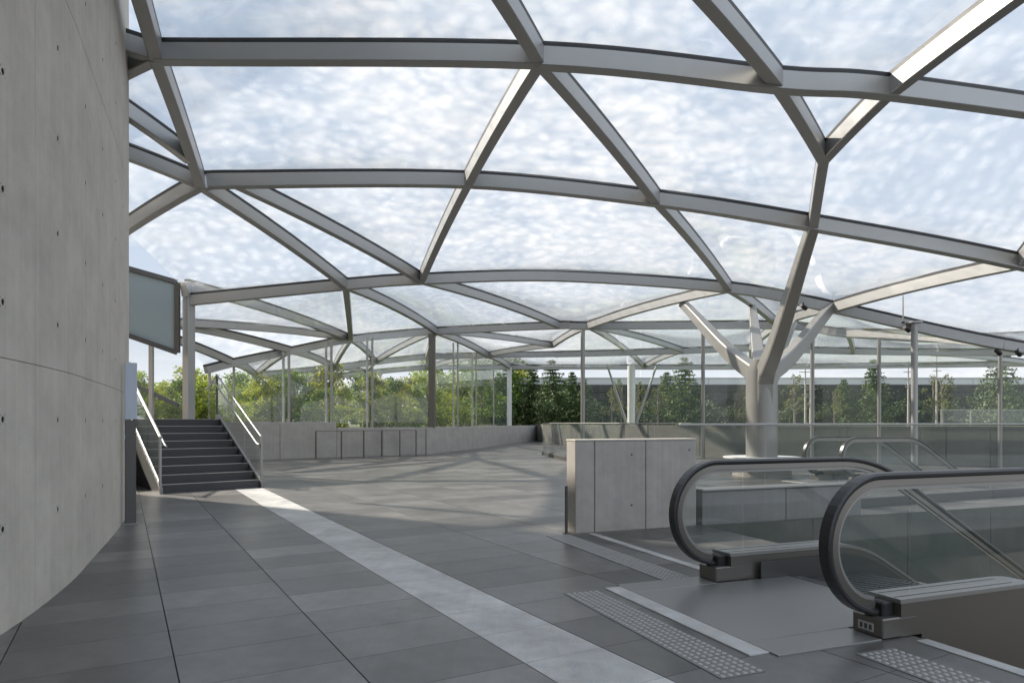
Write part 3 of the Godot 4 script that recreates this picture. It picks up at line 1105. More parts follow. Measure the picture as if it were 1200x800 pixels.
# ---------------------------------------------------------------- terrace and stair
func build_terrace_and_stair() -> void:
	var poly := PackedVector2Array([Vector2(-7.45, -17.12), Vector2(-8.92, -15.88), Vector2(-9.1, -14.6), Vector2(-16, -16.2), Vector2(-24, -18), Vector2(-16.4, -22.2), Vector2(-11.3, -24.6)])
	var mb := MB.new()
	mb.prism(poly, -0.02, 1.475)
	structure(obj("terrace", mb, M.concrete))
	# stair: climbs along local -z
	var sdir := Vector3(-0.642, 0, -0.767)
	var turn := atan2(-sdir.x, -sdir.z)
	var basep := Vector3(-6.19, 0, -14.11)
	var t := thing("stair", "dark stone stair with bright nosings and glass balustrades rising beside the curved wall", "stair", basep, turn)
	var w := 1.92
	for k in 9:
		var s := MB.new()
		var top := 0.1645 * (k + 1)
		s.box(Transform3D(Basis(), Vector3(0, top * 0.5 - 0.01, -0.345 * k - 0.30)), Vector3(w, top + 0.02 - 0.003, 0.60), 0.004)
		var st := obj("step", s, M.stair, t)
		var n := MB.new()
		n.box(Transform3D(Basis(), Vector3(0, top + 0.001, -0.345 * k - 0.018)), Vector3(w - 0.02, 0.012, 0.034), 0.003)
		obj("nosing", n, M.steel, st)
	for sd in [-1.0, 1.0]:
		var x: float = sd * (w * 0.5 + 0.035)
		var sm := MB.new()
		sm.slab(PackedVector2Array([Vector2(0.10, 0.0), Vector2(0.10, 0.10), Vector2(-2.95, 1.60), Vector2(-3.1, 1.60), Vector2(-3.1, 1.25), Vector2(-0.5, 0.0)]), -0.03, 0.03)
		# local outline (run, height) turned so that run lies along z
		var so := obj("stringer", sm, M.plate, t)
		so.transform = Transform3D(Basis(Vector3(0, 0, 1), Vector3(0, 1, 0), Vector3(-1, 0, 0)), Vector3(x, 0, 0))
		var bo := Node3D.new()
		bo.name = "balustrade"
		t.add_child(bo, true)
		for seg in [[0.02, 1.02], [1.05, 2.05], [2.08, 3.06]]:
			var g := MB.new()
			var y0: float = 0.13 + seg[0] * 0.484
			var y1: float = 0.13 + seg[1] * 0.484
			g.quad(Vector3(x, y0 + 0.02, -seg[0]), Vector3(x, y1 + 0.02, -seg[1]), Vector3(x, y1 + 0.98, -seg[1]), Vector3(x, y0 + 0.98, -seg[0]), Vector3(sd, 0, 0))
			obj("pane", g, M.clear_glass, bo)
		var rl := MB.new()
		rl.bar(Vector3(x, 1.10, 0.0), Vector3(x, 2.59, -3.06), 0.032, 0.03, 0.006)
		obj("top_rail", rl, M.steel, bo)
		var xi: float = x - sd * 0.09
		var hr := MB.new()
		hr.tube([Vector3(xi, 0.93, 0.12), Vector3(xi, 0.95, 0.0), Vector3(xi, 2.44, -3.06), Vector3(xi, 2.45, -3.3)], [0.021], 10)
		obj("handrail", hr, M.steel, bo)
		for k in 3:
			var br := MB.new()
			var z := 0.02 + k * 1.5
			br.tube([Vector3(xi, 0.94 + z * 0.487, -z), Vector3(x, 0.94 + z * 0.487, -z)], [0.011], 8)
			obj("rail_bracket", br, M.steel, bo)
		for z in [-0.02, 3.08]:
			var ps := MB.new()
			ps.box(Transform3D(Basis(), Vector3(x, (0.0 if z < 1 else 1.475) + 0.565, -z)), Vector3(0.045, 1.13, 0.06), 0.006)
			obj("post", ps, M.dark_steel if z > 1 else M.steel, bo)
	# glass guard along the terrace edge
	var gt := thing("terrace_guard", "frameless glass guard along the upper landing behind the stair", "balustrade", Vector3.ZERO)
	var line := [Vector2(-7.5, -17.25), Vector2(-8.7, -19.8), Vector2(-9.9, -22.3), Vector2(-11.1, -24.4)]
	for i in 3:
		var g := MB.new()
		var a: Vector2 = line[i].lerp(line[i + 1], 0.02)
		var b: Vector2 = line[i].lerp(line[i + 1], 0.98)
		g.quad(v3(a, 1.5), v3(b, 1.5), v3(b, 2.55), v3(a, 2.55), Vector3(1, 0, 0))
		obj("pane", g, M.clear_glass, gt)
		var r := MB.new()
		r.bar(v3(line[i], 2.56), v3(line[i + 1], 2.56), 0.03, 0.03, 0.005)
		obj("rail", r, M.steel, gt)
	# tall flat post that carries the canopy edge
	var p := MB.new()
	p.box(Transform3D(Basis(Vector3.UP, -0.25), Vector3(-9.24, 3.42, -19.5)), Vector3(0.2, 3.9, 0.3), 0.012)
	tag(obj("canopy_post", p, M.beam), "tall flat steel post on the upper landing under the canopy corner", "post")
	# frosted sloping panel in a dark frame
	var fp := thing("frosted_panel", "sloping frosted glass panel in a dark frame beside the landing post", "panel", Vector3.ZERO)
	var c := [Vector3(-11.2, 5.78, -18.3), Vector3(-9.42, 5.34, -19.2), Vector3(-9.42, 3.36, -19.2), Vector3(-11.2, 4.05, -18.3)]
	var fg := MB.new()
	fg.quad(c[0], c[1], c[2], c[3], Vector3(0.4, 0, 1))
	var bk: Vector3 = Vector3(-0.02, 0, -0.05)
	fg.quad(c[0] + bk, c[1] + bk, c[2] + bk, c[3] + bk, Vector3(-0.4, 0, -1))
	obj("glass", fg, M.frosted, fp)
	for i in 4:
		var fb := MB.new()
		fb.bar(c[i] + Vector3(0.01, 0, 0.02), c[(i + 1) % 4] + Vector3(0.01, 0, 0.02), 0.12, 0.13, 0.008)
		obj("frame_bar", fb, M.dark_steel, fp)
	# glazed screen below the panel
	var gs := thing("glazed_screen", "glazed screen with slim posts and a raking rail below the frosted panel", "screen", Vector3.ZERO)
	for q in [[Vector2(-10.95, -19.0), 4.1], [Vector2(-10.18, -19.25), 3.75]]:
		var pb := MB.new()
		pb.box(Transform3D(Basis(), v3(q[0], (1.48 + q[1]) * 0.5)), Vector3(0.11, q[1] - 1.48, 0.11), 0.006)
		obj("post", pb, M.beam, gs)
	var rb := MB.new()
	rb.bar(Vector3(-11.6, 2.95, -18.95), Vector3(-9.5, 1.87, -19.5), 0.07, 0.12, 0.01)
	obj("raking_rail", rb, M.dark_steel, gs)
	for q in [[Vector3(-11.7, 1.5, -18.85), Vector3(-10.98, 1.5, -19.0), 4.1], [Vector3(-10.9, 1.5, -19.02), Vector3(-10.22, 1.5, -19.24), 3.9], [Vector3(-10.13, 1.5, -19.26), Vector3(-9.4, 1.5, -19.5), 3.4]]:
		var g := MB.new()
		g.quad(q[0], q[1], q[1] + Vector3(0, q[2] - 1.5, 0), q[0] + Vector3(0, q[2] - 1.3, 0), Vector3(0, 0, 1))
		obj("pane", g, M.facade_glass, gs)

# ---------------------------------------------------------------- parapets
func wall_run(called: String, label: String, line: Array, h: float, th: float, seg: float, m: Material) -> void:
	var t := thing(called, label, "wall", Vector3.ZERO)
	for i in line.size() - 1:
		var a: Vector2 = line[i]
		var b: Vector2 = line[i + 1]
		var l := a.distance_to(b)
		var n := int(max(1.0, round(l / seg)))
		var d := (b - a) / l
		var ang := atan2(-d.y, d.x)
		for k in n:
			var c := a.lerp(b, (k + 0.5) / n)
			var mb := MB.new()
			mb.box(Transform3D(Basis(Vector3.UP, ang), v3(c, h * 0.5 - 0.02)), Vector3(l / n - 0.012, h + 0.04, th), 0.012)
			obj("concrete_panel", mb, m, t)

func build_parapets() -> void:
	wall_run("parapet_wall", "taller plain concrete wall right of the stair below the glazing", [Vector2(-11.2, -24.55), Vector2(-9.0, -26.3), Vector2(-7.2, -27.75)], 1.42, 0.3, 2.4, M.concrete_b)
	wall_run("low_parapet", "long low curving concrete parapet running away under the glazed facade", [Vector2(-7.2, -27.75), Vector2(-3.9, -30.15), Vector2(-2.2, -35.8), Vector2(-0.35, -45.0), Vector2(1.8, -52.0)], 1.19, 0.3, 2.2, M.concrete_b)
	wall_run("far_parapet", "far concrete parapet behind the glass balustrade below the lawn", [Vector2(1.9, -52.1), Vector2(3.6, -40), Vector2(6.3, -31), Vector2(9.5, -25.6), Vector2(14, -22), Vector2(20, -19.2), Vector2(30, -17.2), Vector2(48, -16)], 1.28, 0.3, 2.6, M.shaded_concrete)  # the shade on this parapet is put into its concrete colour
	# upstand block beside the stair head
	var t := thing("concrete_upstand", "free-standing concrete upstand wall with two vertical joints at the stair head", "wall", v3(esc(7.9, 3.87), 0.0), E_TURN)
	for r in [[0.0, 0.27], [0.278, 1.03], [1.038, 1.83]]:
		var mb := MB.new()
		mb.box(Transform3D(Basis(), Vector3((r[0] + r[1]) * 0.5, 0.575, 0)), Vector3(r[1] - r[0], 1.17, 0.26), 0.006)
		obj("concrete_panel", mb, M.concrete_b, t)
	var cp := MB.new()
	cp.box(Transform3D(Basis(), Vector3(0.915, 1.173, 0)), Vector3(1.84, 0.022, 0.272), 0.004)
	obj("coping", cp, M.concrete, t)
	for r in [[0.82, 0.98], [0.82, 0.32], [1.72, 1.03]]:
		var th := MB.new()
		th.tube([Vector3(r[0], r[1], 0.128), Vector3(r[0], r[1], 0.1325)], [0.017, 0.014], 12)
		obj("tie_plug", th, M.dark_steel, t)
	var lu := thing("low_upstand", "low concrete kerb wall with a steel cap along the stair behind the escalator glass", "wall", v3(esc(7.86, 5.80), 0.0), E_TURN)
	for k in 2:
		var lm := MB.new()
		lm.box(Transform3D(Basis(), Vector3(0.72 + k * 1.46, 0.22, 0)), Vector3(1.45, 0.46, 0.20), 0.005)
		obj("concrete_panel", lm, M.concrete_c, lu)
	var lc := MB.new()
	lc.box(Transform3D(Basis(), Vector3(1.45, 0.475, 0)), Vector3(2.94, 0.03, 0.26), 0.006)
	obj("cap", lc, M.steel, lu)
	var hp := thing("handrail_post", "slim dark handrail post at the end of the concrete upstand", "post", Vector3(0.685, 0, -8.60), E_TURN)
	var pb := MB.new()
	pb.tube([Vector3(0, 0, 0), Vector3(0, 0.60, 0)], [0.02], 10)
	obj("upright", pb, M.dark_steel, hp)
	var pf := MB.new()
	pf.tube([Vector3(0, 0, 0), Vector3(0, 0.01, 0)], [0.045], 14)
	obj("base_plate", pf, M.dark_steel, hp)

# ---------------------------------------------------------------- glazed facades
func build_facades() -> void:
	var t := thing("glazed_facade", "tall glazed facade with paired steel posts standing behind the low parapet", "facade", Vector3.ZERO)
	# plan point, foot height, head height, kind
	var left := [[Vector2(-11.0, -24.8), 1.4, 3.22, 0], [Vector2(-10.42, -25.55), 1.4, 3.55, 0], [Vector2(-8.94, -27.0), 1.4, 4.2, 1], [Vector2(-7.55, -28.1), 1.4, 4.72, 1], [Vector2(-6.11, -29.3), 1.19, 5.05, 1], [Vector2(-3.62, -30.9), 1.19, 5.42, 2], [Vector2(-2.78, -33.6), 1.19, 5.32, 1], [Vector2(-2.03, -36.6), 1.19, 5.15, 1], [Vector2(-1.1, -41.0), 1.19, 5.1, 0], [Vector2(-0.17, -46.0), 1.19, 5.1, 3]]
	for i in left.size():
		var q: Array = left[i]
		var p := MB.new()
		var h: float = q[2] - q[1]
		var at := v3(q[0], (q[1] + q[2]) * 0.5)
		if q[3] == 0:
			p.box(Transform3D(Basis(), at), Vector3(0.06, h, 0.10), 0.005)
			obj("mullion", p, M.beam, t)
		elif q[3] == 1:
			for s in [-0.11, 0.11]:
				var pp := MB.new()
				pp.box(Transform3D(Basis(), at + Vector3(s, 0, 0)), Vector3(0.075, h, 0.12), 0.006)
				obj("post", pp, M.beam, t)
		else:
			p.box(Transform3D(Basis(), at), Vector3(0.30, h, 0.28), 0.015)
			obj("post", p, M.clad if q[3] == 2 else M.white_steel, t)
		if i > 0:
			var o: Array = left[i - 1]
			var g := MB.new()
			g.quad(v3(o[0], o[1]), v3(q[0], q[1]), v3(q[0], q[2]), v3(o[0], o[2]), Vector3(0.5, 0, 1))
			obj("pane", g, M.facade_glass, t)
	var t2 := thing("lobby_glazing", "tall clear glazing on slim round posts across the far side of the concourse", "facade", Vector3.ZERO)
	var right := [[Vector2(2.99, -28.8), 5.3, 0.09], [Vector2(7.62, -27.2), 5.25, 0.075], [Vector2(10.7, -24.3), 4.7, 0.07], [Vector2(12.3, -22.85), 4.2, 0.06], [Vector2(15.1, -21.1), 3.6, 0.06], [Vector2(19.0, -19.3), 2.9, 0.06]]
	for i in right.size():
		var q: Array = right[i]
		var p := MB.new()
		p.tube([v3(q[0], 0.0), v3(q[0], q[1])], [q[2]], 14)
		obj("post", p, M.steel, t2)
		if i > 0:
			var o: Array = right[i - 1]
			var n := 2 if i < 3 else 1
			for k in n:
				var a: Vector2 = o[0].lerp(q[0], float(k) / n)
				var b: Vector2 = o[0].lerp(q[0], float(k + 1) / n - 0.01)
				var ya := lerpf(o[1], q[1], float(k) / n)
				var yb := lerpf(o[1], q[1], float(k + 1) / n)
				var g := MB.new()
				g.quad(v3(a, 0.02), v3(b, 0.02), v3(b, yb), v3(a, ya), Vector3(0, 0, 1))
				obj("pane", g, M.facade_glass, t2)
	var pp := thing("round_post", "sturdy round steel post under the canopy edge right of the branching column", "post", Vector3(11.15, 0, -18.9))
	var pm := MB.new()
	pm.tube([Vector3(0, 0, 0), Vector3(0, 4.15, 0)], [0.085], 18)
	obj("shaft", pm, M.beam, pp)
	var ph := MB.new()
	ph.box(Transform3D(Basis(), Vector3(0, 4.17, 0)), Vector3(0.3, 0.05, 0.3), 0.008)
	obj("head_plate", ph, M.beam, pp)

# ---------------------------------------------------------------- escalators
func arc_pts(cx: float, cy: float, r: float, a0: float, a1: float, n: int) -> Array:
	var o := []
	for i in n + 1:
		var a := deg_to_rad(lerpf(a0, a1, float(i) / n))
		o.append(Vector2(cx + cos(a) * r, cy + sin(a) * r))
	return o

# a line that runs level, then dips 30 degrees round a bend; y0 its height
func dip(y0: float, start: float, bend: float, low: float) -> Array:
	var o := arc_pts(start, y0 - bend, bend, 90.0, 60.0, 8)
	var e: Vector2 = o[o.size() - 1]
	var k := (e.y - low) / tan(deg_to_rad(30.0))
	o.append(Vector2(e.x + k, low))
	return o

func build_escalator(label: String, org: Vector2, half_w: float, level: float) -> void:
	var t := thing("escalator", label, "escalator", v3(org, 0.0), E_TURN)
	for sd in [-1.0, 1.0]:
		var z: float = sd * half_w
		var bal := Node3D.new()
		bal.name = "balustrade"
		t.add_child(bal, true)
		# handrail: out of its inlet, round the newel, along, then down
		var hp := [Vector2(0.16, 0.155)]
		var ar := arc_pts(0.0, 0.60, 0.445, 270.0, 90.0, 26)
		hp.append_array(ar)
		hp.append_array(dip(1.045, level, 1.6, -4.0))
		var p3 := []
		for q in hp:
			p3.append(Vector3(q.x, q.y, z))
		var hm := MB.new()
		hm.sweep(p3, [Vector2(-0.022, -0.040), Vector2(-0.006, -0.046), Vector2(0.012, -0.044), Vector2(0.022, -0.032), Vector2(0.024, 0.0), Vector2(0.022, 0.032), Vector2(0.012, 0.044), Vector2(-0.006, 0.046), Vector2(-0.022, 0.040)], [], Vector3(0, 0, 1))
		obj("handrail", hm, M.rubber, bal)
		# steel guide inside the handrail
		var gp := []
		for q in arc_pts(0.0, 0.60, 0.40, 262.0, 90.0, 24):
			gp.append(Vector3(q.x, q.y, z))
		for q in dip(1.0, level, 1.555, -4.05):
			gp.append(Vector3(q.x, q.y, z))
		var gm := MB.new()
		gm.sweep(gp, [Vector2(-0.022, -0.030), Vector2(0.022, -0.034), Vector2(0.022, 0.034), Vector2(-0.022, 0.030)], [], Vector3(0, 0, 1))
		obj("guide_rail", gm, M.clad, bal)
		var gp2 := []
		for q in arc_pts(0.0, 0.60, 0.363, 262.0, 90.0, 24):
			gp2.append(Vector3(q.x, q.y, z))
		for q in dip(0.963, level, 1.52, -4.09):
			gp2.append(Vector3(q.x, q.y, z))
		var gm2 := MB.new()
		gm2.sweep(gp2, [Vector2(-0.012, -0.02), Vector2(0.012, -0.02), Vector2(0.012, 0.02), Vector2(-0.012, 0.02)], [], Vector3(0, 0, 1))
		obj("glazing_channel", gm2, M.steel, bal)
		# glass: newel pane, level pane, raking panes
		var pn := PackedVector2Array(arc_pts(0.0, 0.60, 0.355, 275.0, 90.0, 20))
		pn.append(Vector2(0.295, 0.955))
		pn.append(Vector2(0.295, 0.245))
		var g := MB.new()
		flat_pane(g, pn, z)
		obj("pane", g, M.clear_glass, bal)
		g = MB.new()
		var top := dip(0.955, level, 1.51, -4.1)
		var pn2 := PackedVector2Array([Vector2(0.305, 0.245), Vector2(0.305, 0.955)])
		for k in 4:
			pn2.append(top[k])
		pn2.append(Vector2(top[3].x, 0.245))
		flat_pane(g, pn2, z)
		obj("pane", g, M.clear_glass, bal)
		var s0: Vector2 = top[8]
		var dir := Vector2(cos(deg_to_rad(-30)), sin(deg_to_rad(-30)))
		g = MB.new()
		var bot0 := Vector2(top[3].x, 0.245)
		pn2 = PackedVector2Array([bot0 + Vector2(0.01, 0)])
		for k in range(3, 9):
			pn2.append(top[k] + Vector2(0.01, 0))
		pn2.append(s0 + Vector2(0, -0.71))
		flat_pane(g, pn2, z)
		obj("pane", g, M.clear_glass, bal)
		for k in 4:
			var a: Vector2 = s0 + dir * (k * 1.4 + 0.012)
			var b: Vector2 = s0 + dir * ((k + 1) * 1.4)
			g = MB.new()
			flat_pane(g, PackedVector2Array([a, b, b + Vector2(0, -0.71), a + Vector2(0, -0.71)]), z)
			obj("pane", g, M.clear_glass, bal)
		# deck on which the glass stands, and the cladding under it
		var dl := [Vector2(0.06, 0.248)]
		dl.append_array(dip(0.248, level - 0.18, 1.2, -4.6))
		var dk := PackedVector2Array()
		for q in dl:
			dk.append(q)
		for i in dl.size():
			dk.append(dl[dl.size() - 1 - i] + Vector2(0, -0.028))
		var dm := MB.new()
		dm.slab(dk, z - 0.125, z + 0.125)
		var dk_o := obj("deck", dm, M.steel, bal)
		for jz in [-0.062, 0.062]:
			var dj := MB.new()
			dj.box(Transform3D(Basis(), Vector3((0.07 + level - 0.2) * 0.5, 0.2485, z + jz)), Vector3(level - 0.29, 0.003, 0.005), 0.0)
			obj("deck_joint", dj, M.black, dk_o)
		var cl := PackedVector2Array()
		for q in dl:
			cl.append(q + Vector2(0.012, -0.030))
		var n: int = dl.size()
		cl.append(dl[n - 1] + Vector2(0.0, -0.9))
		cl.append(dl[n - 2] + Vector2(-0.3, -1.0))
		cl.append(Vector2(0.26, -0.9))
		cl.append(Vector2(0.26, 0.005))
		cl.append(Vector2(0.072, 0.005))
		var cm := MB.new()
		cm.slab(cl, z - 0.119, z + 0.119)
		obj("cladding", cm, M.clad, bal)
		# newel foot with the dark handrail inlet
		var nf := MB.new()
		nf.box(Transform3D(Basis(), Vector3(0.06, 0.068, z)), Vector3(0.30, 0.130, 0.24), 0.008)
		obj("newel_foot", nf, M.clad, bal)
		var fi := MB.new()
		fi.box(Transform3D(Basis(), Vector3(0.02, 0.165, z)), Vector3(0.10, 0.12, 0.14), 0.012)
		obj("handrail_inlet", fi, M.black, bal)
		if sd > 0.0:
			var lb := MB.new()
			lb.box(Transform3D(Basis(), Vector3(-0.0915, 0.06, z - 0.01)), Vector3(0.004, 0.055, 0.12), 0.001)
			var lo := obj("notice_plate", lb, M.band[2], bal)
			for k in 3:
				var mk := MB.new()
				mk.box(Transform3D(Basis(), Vector3(-0.0942, 0.06, z - 0.045 + k * 0.036)), Vector3(0.0016, 0.034, 0.022), 0.0)
				obj("pictogram", mk, M.dark_steel, lo)
	# landing plate, comb plate and steps between the balustrades
	var iw := half_w - 0.15
	var pl := MB.new()
	pl.box(Transform3D(Basis(), Vector3(-0.13, 0.003, 0)), Vector3(1.62, 0.012, iw * 2.0 - 0.01), 0.002)
	obj("landing_plate", pl, M.plate, t)
	var ps := MB.new()
	ps.box(Transform3D(Basis(), Vector3(-1.02, 0.003, 0)), Vector3(0.15, 0.012, half_w * 2.0 + 0.1), 0.002)
	obj("threshold_strip", ps, M.band[2], t)
	for sd in [-1.0, 1.0]:
		var pw := MB.new()
		pw.box(Transform3D(Basis(), Vector3(-0.52, 0.003, sd * (iw + 0.135))), Vector3(0.84, 0.012, 0.27), 0.002)
		obj("landing_plate", pw, M.plate, t)
		var sk := PackedVector2Array()
		var dl := dip(0.16, level - 0.18, 1.2, -4.7)
		sk.append(Vector2(0.36, 0.16))
		for q in dl:
			sk.append(q)
		for i in dl.size():
			sk.append(dl[dl.size() - 1 - i] + Vector2(-0.05, -0.42))
		sk.append(Vector2(0.36, -0.26))
		var sm := MB.new()
		sm.slab(sk, sd * (iw - 0.014) - 0.006, sd * (iw - 0.014) + 0.006)
		obj("skirt", sm, M.dark_steel, t)
	var cb := MB.new()
	for k in 40:
		cb.box(Transform3D(Basis(), Vector3(0.755, -0.004, -iw + 0.03 + k * (2.0 * iw - 0.06) / 39.0)), Vector3(0.12, 0.012, 0.012), 0.002)
	obj("comb", cb, M.dark_steel, t)
	var smesh := MB.new()
	smesh.box(Transform3D(Basis(), Vector3(0, -0.12, 0)), Vector3(0.398, 0.24, iw * 2.0 - 0.06), 0.006)
	for k in 26:
		smesh.box(Transform3D(Basis(), Vector3(0, 0.004, -iw + 0.06 + k * (2.0 * iw - 0.12) / 25.0)), Vector3(0.39, 0.010, 0.018), 0.0)
	var me := smesh.mesh()
	for k in 20:
		var so := put("step", me, M.dark_steel, t)
		var x := 1.0 + k * 0.40
		var y := -0.03
		if x > level:
			y -= (x - level) * tan(deg_to_rad(30.0)) * clampf((x - level) / 0.8, 0.0, 1.0)
		so.position = Vector3(x, y, 0)

func flat_pane(g: MB, poly: PackedVector2Array, z: float) -> void:
	var ix := Geometry2D.triangulate_polygon(poly)
	for i in range(0, ix.size(), 3):
		var a := poly[ix[i]]; var b := poly[ix[i + 1]]; var d := poly[ix[i + 2]]
		g.tri(Vector3(a.x, a.y, z), Vector3(b.x, b.y, z), Vector3(d.x, d.y, z), Vector3(0, 0, 1))

func build_escalators() -> void:
	build_escalator("near escalator with black rubber handrails and glass sides descending from the tactile strip", esc(4.19, 3.9), 0.84, 1.45)
	build_escalator("farther escalator with glass sides behind the long balustrade beside the branching column", esc(12.3, 13.0), 0.55, 1.5)

# ---------------------------------------------------------------- balustrades
func balustrade(label: String, line: Array, h: float, seg: float, posts: bool, m: Material) -> void:
	var t := thing("glass_balustrade", label, "balustrade", Vector3.ZERO)
	for i in line.size() - 1:
		var a: Vector2 = line[i]
		var b: Vector2 = line[i + 1]
		var l := a.distance_to(b)
		var n := int(max(1.0, round(l / seg)))
		for k in n:
			var p := a.lerp(b, (k + 0.006) / n)
			var q := a.lerp(b, (k + 0.994) / n)
			var g := MB.new()
			g.quad(v3(p, 0.05), v3(q, 0.05), v3(q, h), v3(p, h), Vector3(0, 0, 1))
			obj("pane", g, m, t)
			if posts:
				var ps := MB.new()
				ps.box(Transform3D(Basis(), v3(p, h * 0.5)), Vector3(0.04, h, 0.05), 0.004)
				obj("post", ps, M.steel, t)
		var r := MB.new()
		r.bar(v3(a, h + 0.012), v3(b, h + 0.012), 0.05, 0.035, 0.008)
		obj("top_rail", r, M.steel, t)
		var f := MB.new()
		f.bar(v3(a, 0.07), v3(b, 0.07), 0.09, 0.15, 0.008)
		obj("base_channel", f, M.dark_steel, t)

func build_balustrades() -> void:
	balustrade("long glass balustrade with a slim steel rail behind the concrete upstand", [esc(8.15, 5.7), esc(8.45, 9.0), esc(8.7, 13.0), esc(8.9, 19.0)], 1.36, 1.75, false, M.clear_glass)
	balustrade("glass balustrade with close panels running away left of the concrete upstand", [Vector2(1.33, -29.5), Vector2(2.0, -25.2), Vector2(3.4, -21.5), Vector2(5.4, -20.6)], 1.36, 1.1, false, M.clear_glass)
	# rail frame before the low parapet
	var t := thing("rail_frame", "dark steel rail frame standing before the low parapet", "railing", Vector3.ZERO)
	var pts := [Vector2(-7.65, -26.6), Vector2(-6.6, -26.4), Vector2(-6.0, -27.6), Vector2(-5.43, -28.4), Vector2(-4.75, -28.9), Vector2(-4.12, -29.3)]
	for i in pts.size():
		var p := MB.new()
		p.box(Transform3D(Basis(), v3(pts[i], 0.53)), Vector3(0.05, 1.06, 0.07), 0.006)
		obj("post", p, M.clad, t)
		if i > 0:
			var r := MB.new()
			r.bar(v3(pts[i - 1], 1.075), v3(pts[i], 1.075), 0.05, 0.03, 0.006)
			obj("rail", r, M.clad, t)

# ---------------------------------------------------------------- small things
func build_small_things() -> void:
	var t := thing("totem_sign", "slim totem with a pale upper plate and dark foot beside the curved wall", "sign", Vector3(-5.27, 0, -9.42), 0.55)
	var a := MB.new()
	a.box(Transform3D(Basis(), Vector3(0, 0.72, 0)), Vector3(0.135, 1.44, 0.05), 0.006)
	obj("lower_post", a, M.dark_steel, t)
	a = MB.new()
	a.box(Transform3D(Basis(), Vector3(0.005, 1.835, 0)), Vector3(0.15, 0.78, 0.06), 0.006)
	obj("upper_plate", a, M.sign, t)
	a = MB.new()
	a.box(Transform3D(Basis(), Vector3(0, 0.006, 0)), Vector3(0.2, 0.012, 0.12), 0.003)
	obj("base_plate", a, M.steel, t)
	a = MB.new()
	a.box(Transform3D(Basis(), Vector3(-0.075, 1.2, 0.02)), Vector3(0.02, 0.06, 0.05), 0.004)
	obj("card_reader", a, M.sign, t)
	# spotlights and sensors hung under the canopy beams
	var k := 0
	for q in [[Vector3(8.35, 4.72, -19.55), "small black spotlight under the beam right of the branching column"], [Vector3(10.85, 3.98, -18.75), "black spotlight beside the head of the sturdy round post"], [Vector3(13.5, 3.36, -18.95), "black spotlight under the low canopy node at the right"], [Vector3(13.95, 3.32, -18.8), "twin black spotlight past the low canopy node at the right"]]:
		var s := thing("spotlight", q[1], "spotlight", q[0], 0.0, "spotlights under the canopy")
		var m := MB.new()
		m.tube([Vector3(0, 0.12, 0), Vector3(0, 0.02, 0)], [0.018], 8)
		obj("stem", m, M.black, s)
		m = MB.new()
		m.tube([Vector3(-0.09, 0.03, 0.05), Vector3(0.0, 0.0, 0.0), Vector3(0.1, -0.05, -0.06)], [0.05, 0.062, 0.066], 12)
		obj("head", m, M.black, s)
		k += 1
	var hr := thing("hanging_rod", "thin steel rod hanging from the canopy pane beside the round post", "rod", Vector3(10.75, 4.15, -18.75))
	var m := MB.new()
	m.tube([Vector3(0, 0, 0), Vector3(0, 0.75, 0)], [0.02], 8)
	obj("rod", m, M.steel, hr)
	m = MB.new()
	m.tube([Vector3(0, -0.03, 0), Vector3(0, 0.02, 0)], [0.045], 10)
	obj("end_cap", m, M.black, hr)
	# utility masts beyond the lawn
	for q in [[Vector3(21.5, 1.05, -50), 4.3, "grey lattice mast left of the sturdy round post beyond the lawn"], [Vector3(32.0, 1.05, -51.4), 5.6, "tall grey mast with short cross arms beyond the lawn"], [Vector3(29.4, 1.05, -50.6), 4.9, "grey mast with a small lamp head beyond the lawn"], [Vector3(22.1, 1.05, -50.5), 3.6, "short thin grey pole beside the lattice mast"]]:
		var s := thing("utility_mast", q[2], "mast", q[0])
		m = MB.new()
		m.tube([Vector3(0, 0, 0), Vector3(0, q[1], 0)], [0.085, 0.045], 10)
		obj("pole", m, M.concrete_b, s)
		for j in 4:
			var am := MB.new()
			var y: float = q[1] - 0.25 - j * 0.55
			am.bar(Vector3(-0.45 + j * 0.08, y, 0), Vector3(0.45 - j * 0.05, y, 0), 0.05, 0.05)
			obj("cross_arm", am, M.concrete_b, s)
	# low glass fence on the lawn
	var f := thing("lawn_fence", "low glass fence with steel posts on the lawn at the far right", "fence", Vector3(25.5, 1.05, -40.5), 0.12)
	for j in 9:
		m = MB.new()
		m.box(Transform3D(Basis(), Vector3(j * 1.9, 0.55, 0)), Vector3(0.07, 1.1, 0.07), 0.006)
		obj("post", m, M.steel, f)
		if j < 8:
			m = MB.new()
			m.quad(Vector3(j * 1.9 + 0.05, 0.1, 0), Vector3(j * 1.9 + 1.85, 0.1, 0), Vector3(j * 1.9 + 1.85, 1.05, 0), Vector3(j * 1.9 + 0.05, 1.05, 0), Vector3(0, 0, 1))
			obj("pane", m, M.clear_glass, f)
	m = MB.new()
	m.bar(Vector3(-0.05, 1.1, 0), Vector3(15.3, 1.1, 0), 0.06, 0.05)
	obj("rail", m, M.steel, f)

